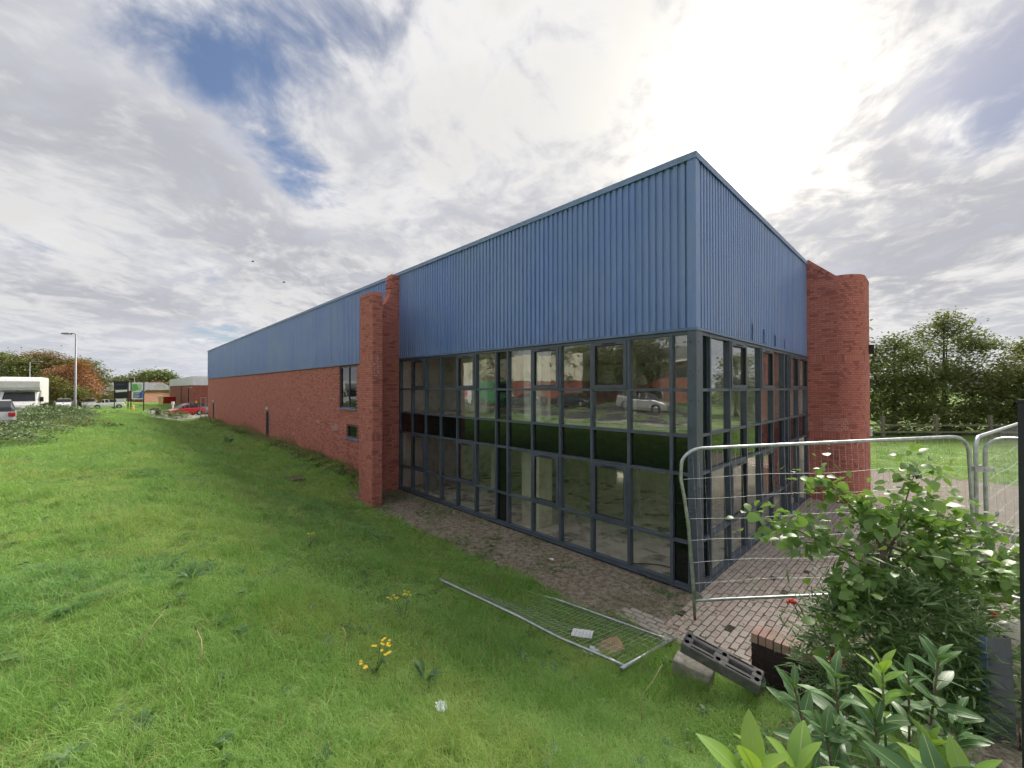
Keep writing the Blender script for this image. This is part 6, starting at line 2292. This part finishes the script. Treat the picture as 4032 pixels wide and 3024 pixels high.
def sample_ring(r0, r1, dens):
    """points on the grass between two distances from the camera, in the seen sector with margin"""
    amin, amax = R(-62), R(62)
    n = int(dens * 0.5 * (amax - amin) * (r1 ** 2 - r0 ** 2))
    r = np.sqrt(RNG.uniform(r0 ** 2, r1 ** 2, n))
    a = RNG.uniform(amin, amax, n)
    X, Y = r * np.sin(a), r * np.cos(a)
    rx, ry = X - CX, Y - CY
    xb = rx * VX[0] + ry * VX[1]
    yb = rx * UY[0] + ry * UY[1]
    return X, Y, xb, yb, r


def grass_ok(xb, yb):
    edge = -1.82 + 0.45 * (vnoise(xb, yb, 1.3, 3) - 0.5)
    ok = (xb > -12.7) & (yb < 57.5)
    ok &= np.where(yb < 11.5, xb < edge, xb < -0.12)
    ok &= ~((xb > -1.9) & (xb < 0) & (yb > 9.4) & (yb < 11.5))
    # thin towards the planted bed on the right
    right = (yb < -2.2) & (xb > -5.5)
    ok &= ~(right & (RNG.uniform(size=len(xb)) < np.clip((-2.2 - yb) / 1.2, 0, 1)))
    lawn = (xb > 17.6) & (xb < 30) & (yb > -26) & (yb < 8)
    far = (yb > 57.5) & (xb > -12.6) & (xb < -4.8) & (yb < 105)
    mound = (yb > 84.5) & (xb > -4.8) & (xb < 1.2) & (yb < 100)
    return ok | lawn | far | mound


GP, GS, GR, GI = [], [], [], []
for (r0, r1, dens, s) in ((0.9, 3.2, 520, 1.0), (3.2, 5.5, 330, 1.1), (5.5, 9, 170, 1.3), (9, 15, 75, 1.7), (15, 27, 30, 2.4), (27, 50, 9, 3.6), (50, 125, 2.0, 5.5)):
    X, Y, xb, yb, r = sample_ring(r0, r1, dens)
    ok = grass_ok(xb, yb)
    X, Y, xb, yb = X[ok], Y[ok], xb[ok], yb[ok]
    z = T(xb, yb)
    tall = 0.42 + 1.0 * vnoise(X, Y, 0.9, 1) * vnoise(X, Y, 2.7, 5) * 1.7
    nn_ = len(X)
    pa, pb = vnoise(X, Y, 0.75, 31) + 0.35 * vnoise(X, Y, 3.1, 32), vnoise(X, Y, 0.6, 33) + 0.35 * vnoise(X, Y, 2.6, 34)
    u_ = RNG.uniform(size=nn_)
    pick = RNG.integers(0, 4, nn_)
    pick = np.where((pb > 0.85) & (u_ < 0.65), RNG.integers(4, 6, nn_), pick)
    pick = np.where((pa > 0.85) & (u_ < 0.60), RNG.integers(6, 8, nn_), pick)
    pick = np.where(RNG.uniform(size=nn_) < 0.05, 8, pick)
    GI.append(pick)
    toe = 1.0 + 0.55 * np.exp(-((xb + 2.6) / 1.1) ** 2) * (yb < 4)
    hs = s ** 0.62
    sc_ = tall * toe
    GP.append(np.stack([X, Y, z], -1))
    GS.append(np.stack([np.full(len(X), s), np.full(len(X), s), sc_ * hs], -1) * RNG.uniform(0.8, 1.2, (len(X), 1)))
    wx = (vnoise(X, Y, 0.5, 7) - 0.5) * 0.9 + RNG.normal(0, 0.14, len(X))
    wy = (vnoise(X, Y, 0.5, 8) - 0.5) * 0.9 + RNG.normal(0, 0.14, len(X))
    GR.append(np.stack([wx, wy, RNG.uniform(0, 6.28, len(X))], -1))
gm = [clump_mesh('grass_tuft', mat_grass, 15, 0.06, 0.15, 0.0042, 0.055, 0.75, 5),
      clump_mesh('grass_tuft', mat_grass, 13, 0.07, 0.19, 0.0038, 0.050, 0.95, 6),
      clump_mesh('grass_tuft', mat_grass, 16, 0.05, 0.11, 0.0048, 0.060, 0.65, 7),
      clump_mesh('grass_tuft', mat_grass, 14, 0.06, 0.16, 0.0044, 0.055, 1.0, 10),
      clump_mesh('blue_grass_tuft', mat_grass_b, 12, 0.08, 0.21, 0.0052, 0.045, 1.1, 8),
      clump_mesh('blue_grass_tuft', mat_grass_b, 15, 0.05, 0.14, 0.0050, 0.060, 0.85, 9),
      clump_mesh('yellow_grass_tuft', mat_grass_y, 14, 0.06, 0.18, 0.0036, 0.055, 1.1, 11),
      clump_mesh('yellow_grass_tuft', mat_grass_y, 12, 0.08, 0.22, 0.0036, 0.050, 1.3, 13),
      clump_mesh('straw_tuft', mat_grass_dry, 5, 0.08, 0.22, 0.0034, 0.055, 0.8, 12)]
scatter('grass', 'rough green grass covering the bank', np.concatenate(GP), np.concatenate(GS), np.concatenate(GR), gm, idx=np.concatenate(GI))

# broad-leaved weeds in the grass
X, Y, xb, yb, r = sample_ring(1.2, 14, 6)
ok = grass_ok(xb, yb) & (vnoise(X, Y, 0.8, 12) > 0.42)
X, Y, xb, yb = X[ok], Y[ok], xb[ok], yb[ok]
n = len(X)
scatter('weeds', 'broad-leaved weeds scattered through the grass', np.stack([X, Y, T(xb, yb) + 0.03], -1), RNG.uniform(0.35, 0.85, (n, 1)) * np.ones((1, 3)),
        np.stack([RNG.normal(0, .15, n), RNG.normal(0, .15, n), RNG.uniform(0, 6.28, n)], -1),
        [rosette_mesh('weed_rosette', mat_weed, 9, 0.11, 0.034, 1), rosette_mesh('weed_rosette', mat_weed, 12, 0.075, 0.05, 2), rosette_mesh('weed_rosette', mat_weed, 7, 0.14, 0.045, 3)])

# thin growth on the bare strip, in the paving joints and along the wall foot
n = 2600
xb = RNG.uniform(-1.95, -0.05, n)
yb = RNG.uniform(-0.4, 11, n)
ok = vnoise(xb, yb, 1.5, 21) > 0.42
xb, yb = xb[ok], yb[ok]
px_ = RNG.uniform(-1.7, 9.3, 900)
py_ = RNG.uniform(-1.8, -0.08, 900)
ok = vnoise(px_, py_, 1.8, 22) > 0.55
xb = np.concatenate([xb, px_[ok], RNG.uniform(-1.9, -0.8, 60)])
yb = np.concatenate([yb, py_[ok], RNG.uniform(-1.6, 0.6, 60)])
P2 = np.array([tuple(W(a, b, float(T(a, b)) + 0.012)) for a, b in zip(xb, yb)])
n = len(P2)
scatter('thin_growth', 'thin weeds and tufts on the bare strip and in the paving', P2, RNG.uniform(0.35, 0.9, (n, 1)) * np.ones((1, 3)),
        np.stack([RNG.normal(0, .2, n), RNG.normal(0, .2, n), RNG.uniform(0, 6.28, n)], -1),
        [clump_mesh('sparse_tuft', mat_grass, 9, 0.06, 0.16, 0.005, 0.05, 0.9, 31), rosette_mesh('sparse_rosette', mat_weed, 8, 0.07, 0.03, 32), clump_mesh('dry_tuft', mat_grass_dry, 8, 0.05, 0.16, 0.004, 0.05, 1.0, 33)])
n = 1200
yb = 12 + 44 * RNG.uniform(0, 1, n) ** 1.3
xb = -0.08 - np.abs(RNG.normal(0, 0.35, n))
P2 = np.array([tuple(W(a, b, float(T(a, b)))) for a, b in zip(xb, yb)])
scatter('wall_foot_weeds', 'tall dry weeds along the foot of the long brick wall', P2, np.stack([RNG.uniform(1.5, 3, n), RNG.uniform(1.5, 3, n), RNG.uniform(2.0, 5.2, n) * (0.5 + vnoise(yb, yb * 0, 0.45, 40))], -1),
        np.stack([RNG.normal(0, .12, n), RNG.normal(0, .12, n), RNG.uniform(0, 6.28, n)], -1),
        [clump_mesh('dry_stalks', mat_grass_dry, 10, 0.08, 0.18, 0.006, 0.05, 0.5, 41), clump_mesh('green_stalks', mat_grass, 9, 0.06, 0.14, 0.007, 0.05, 0.7, 42), rosette_mesh('leafy_stalks', mat_bramble, 9, 0.11, 0.05, 43)])

# dead leaves on the bare strip, the paving and the bed
flv, flf = leaf_shape(0.05, 0.020, 2, 0.4, 0.3)
items = []
for k in range(8000):
    u = random.random()
    if u < 0.72:
        a, b = random.uniform(-1.95, -0.03), random.uniform(-0.5, 11.0)
    elif u < 0.86:
        a, b = random.uniform(-1.7, 9.0), random.uniform(-1.8, -0.08)
    else:
        a, b = random.uniform(-4.0, 1.0), random.uniform(-4.6, -2.7)
    q = W(a, b)
    items.append(orient((q.x, q.y, TW(q.x, q.y) + (0.034 if b < 0 and a > -1.75 and b > -1.8 else 0.010)), rdir(-0.2, 0.3), (random.uniform(-.4, .4), random.uniform(-.4, .4), 1)) @ Matrix.Scale(random.uniform(0.5, 1.4), 4))
V, F = merge_leaves(items, flv, flf)
tag(link('leaf_litter', mesh_np('leaf_litter', V, F, mat_litter)), 'dead leaves and dry scraps on the bare strip', None, None, 'stuff')

# single weeds that stand out of the grass
def ragwort(label, xb, yb, h, nf, sd):
    random.seed(sd)
    q = W(xb, yb)
    root = thing('ragwort_plant', label, 'plant', (q.x, q.y, TW(q.x, q.y)))
    for k in range(4):
        a = rdir(0.9, 1.4)
        tip = a * h
        MB().tube([(0, 0, 0), tip * 0.5 + Vector((0.01, 0, 0)), tip], [0.004, 0.003, 0.002], 5).build('stem', mat_stem, root, smooth=True)
        for j in range(nf):
            c = tip + Vector((random.uniform(-.05, .05), random.uniform(-.05, .05), random.uniform(-.03, .02)))
            m = MB()
            for i in range(8):
                t = i * math.pi / 4
                d1, d2 = Vector((math.cos(t), math.sin(t), 0.15)), Vector((-math.sin(t), math.cos(t), 0))
                m.add([c, c + d1 * 0.008 - d2 * 0.004, c + d1 * 0.018, c + d1 * 0.008 + d2 * 0.004], [(0, 1, 2, 3)])
            m.build('flower', mat_yellow, root)
        for j in range(4):
            put_leaf(WEEDLEAF, root, tip * random.uniform(0.15, 0.8), rdir(-0.1, 0.6), random.uniform(0.5, 1))
    return root


WEEDLEAF = leaf_mesh('leaf', mat_weed, 0.08, 0.026, 4, 0.2, 0.3, 1.0, 0.2)
ragwort('yellow ragwort flower cluster in the open grass left of the fallen panel', -5.50, 0.95, 0.30, 3, 1)
ragwort('bigger yellow ragwort with brown seed heads nearer the camera', -6.22, 0.12, 0.26, 5, 2)
ragwort('small yellow ragwort further up the bank', -5.55, 3.80, 0.26, 2, 3)
ragwort('pale yellow weed on the distant grass below the brambles', -6.4, 12.6, 0.35, 2, 4)


def stalk(label, pts, mat):
    X, Y = pts[0][0], pts[0][1]
    root = thing('dry_stalk', label, 'stalk', (X, Y, TW(X, Y)))
    P = [Vector((a - X, b - Y, c)) for a, b, c in pts]
    MB().tube(P, [0.005] + [0.004] * (len(P) - 2) + [0.003], 6).build('stem', mat, root, smooth=True)
    MB().tube([P[-1] - Vector((0, 0, .004)), P[-1] + (P[-1] - P[-2]).normalized() * 0.03], [0.004, 0.009], 6).build('seed_head', mat_twig, root, smooth=True)


mat_straw = M('straw', (0.50, 0.40, 0.22), 0.8)
stalk('long straight straw stalk leaning in the near grass', [(-2.80, 3.0, 0.02), (-2.74, 3.06, 0.14), (-2.66, 3.16, 0.30)], mat_straw)
stalk('curled dry stalk beside the long straw one', [(-2.30, 3.02, 0.02), (-2.29, 3.04, 0.12), (-2.34, 3.1, 0.16), (-2.42, 3.16, 0.20)], mat_straw)
stalk('bent brown stalk below the slotted fence base', [(1.24, 3.95, 0.0), (1.25, 3.97, 0.20), (1.27, 3.98, 0.30), (1.38, 4.05, 0.36), (1.50, 4.1, 0.50)], mat_straw)
stalk('short hooked stalk in the middle of the near grass', [(-1.50, 3.7, 0.02), (-1.50, 3.7, 0.14), (-1.54, 3.74, 0.17)], mat_straw)

# thistly grey weed and dock clump
for k, (xb, yb, s, lb, mt) in enumerate(((-5.95, -0.22, 1.5, 'grey-green leafy weed standing in the near grass', mat_weed), (-7.2, 2.2, 1.6, 'low spreading dock clump left in the grass', mat_weed),
                                         (-2.85, 0.05 - 0.9, 1.3, 'grey-green weed beside the end of the fallen panel', mat_weed), (-2.55, 28.4, 5.0, 'brown dock clump standing off the long wall', mat_tree_brown))):
    q = W(xb, yb)
    root = thing('weed_clump', lb, 'weed', (q.x, q.y, TW(q.x, q.y) + 0.02))
    random.seed(140 + k)
    for j in range(16):
        a = rdir(0.2, 1.2)
        put_leaf(WEEDLEAF if mt is mat_weed else DOCK if 'DOCK' in globals() else WEEDLEAF, root, Vector((0, 0, 0.05 * s * random.random())) + a * 0.03 * s, a, s * random.uniform(0.7, 1.3), random.uniform(-.4, .4))
# half-buried slab in the grass by the long wall
q = W(-2.86, 14.85)
o = MB().box(-0.55, 0.55, -0.4, 0.4, -0.1, 0.05).build('drain_cover', mat_soil, None, loc=(q.x, q.y, TW(q.x, q.y)), rot=(0.02, 0.03, TH + 0.2), bevel=0.02)
tag(o, 'sunken concrete drain cover in the grass by the long wall', 'drain cover')
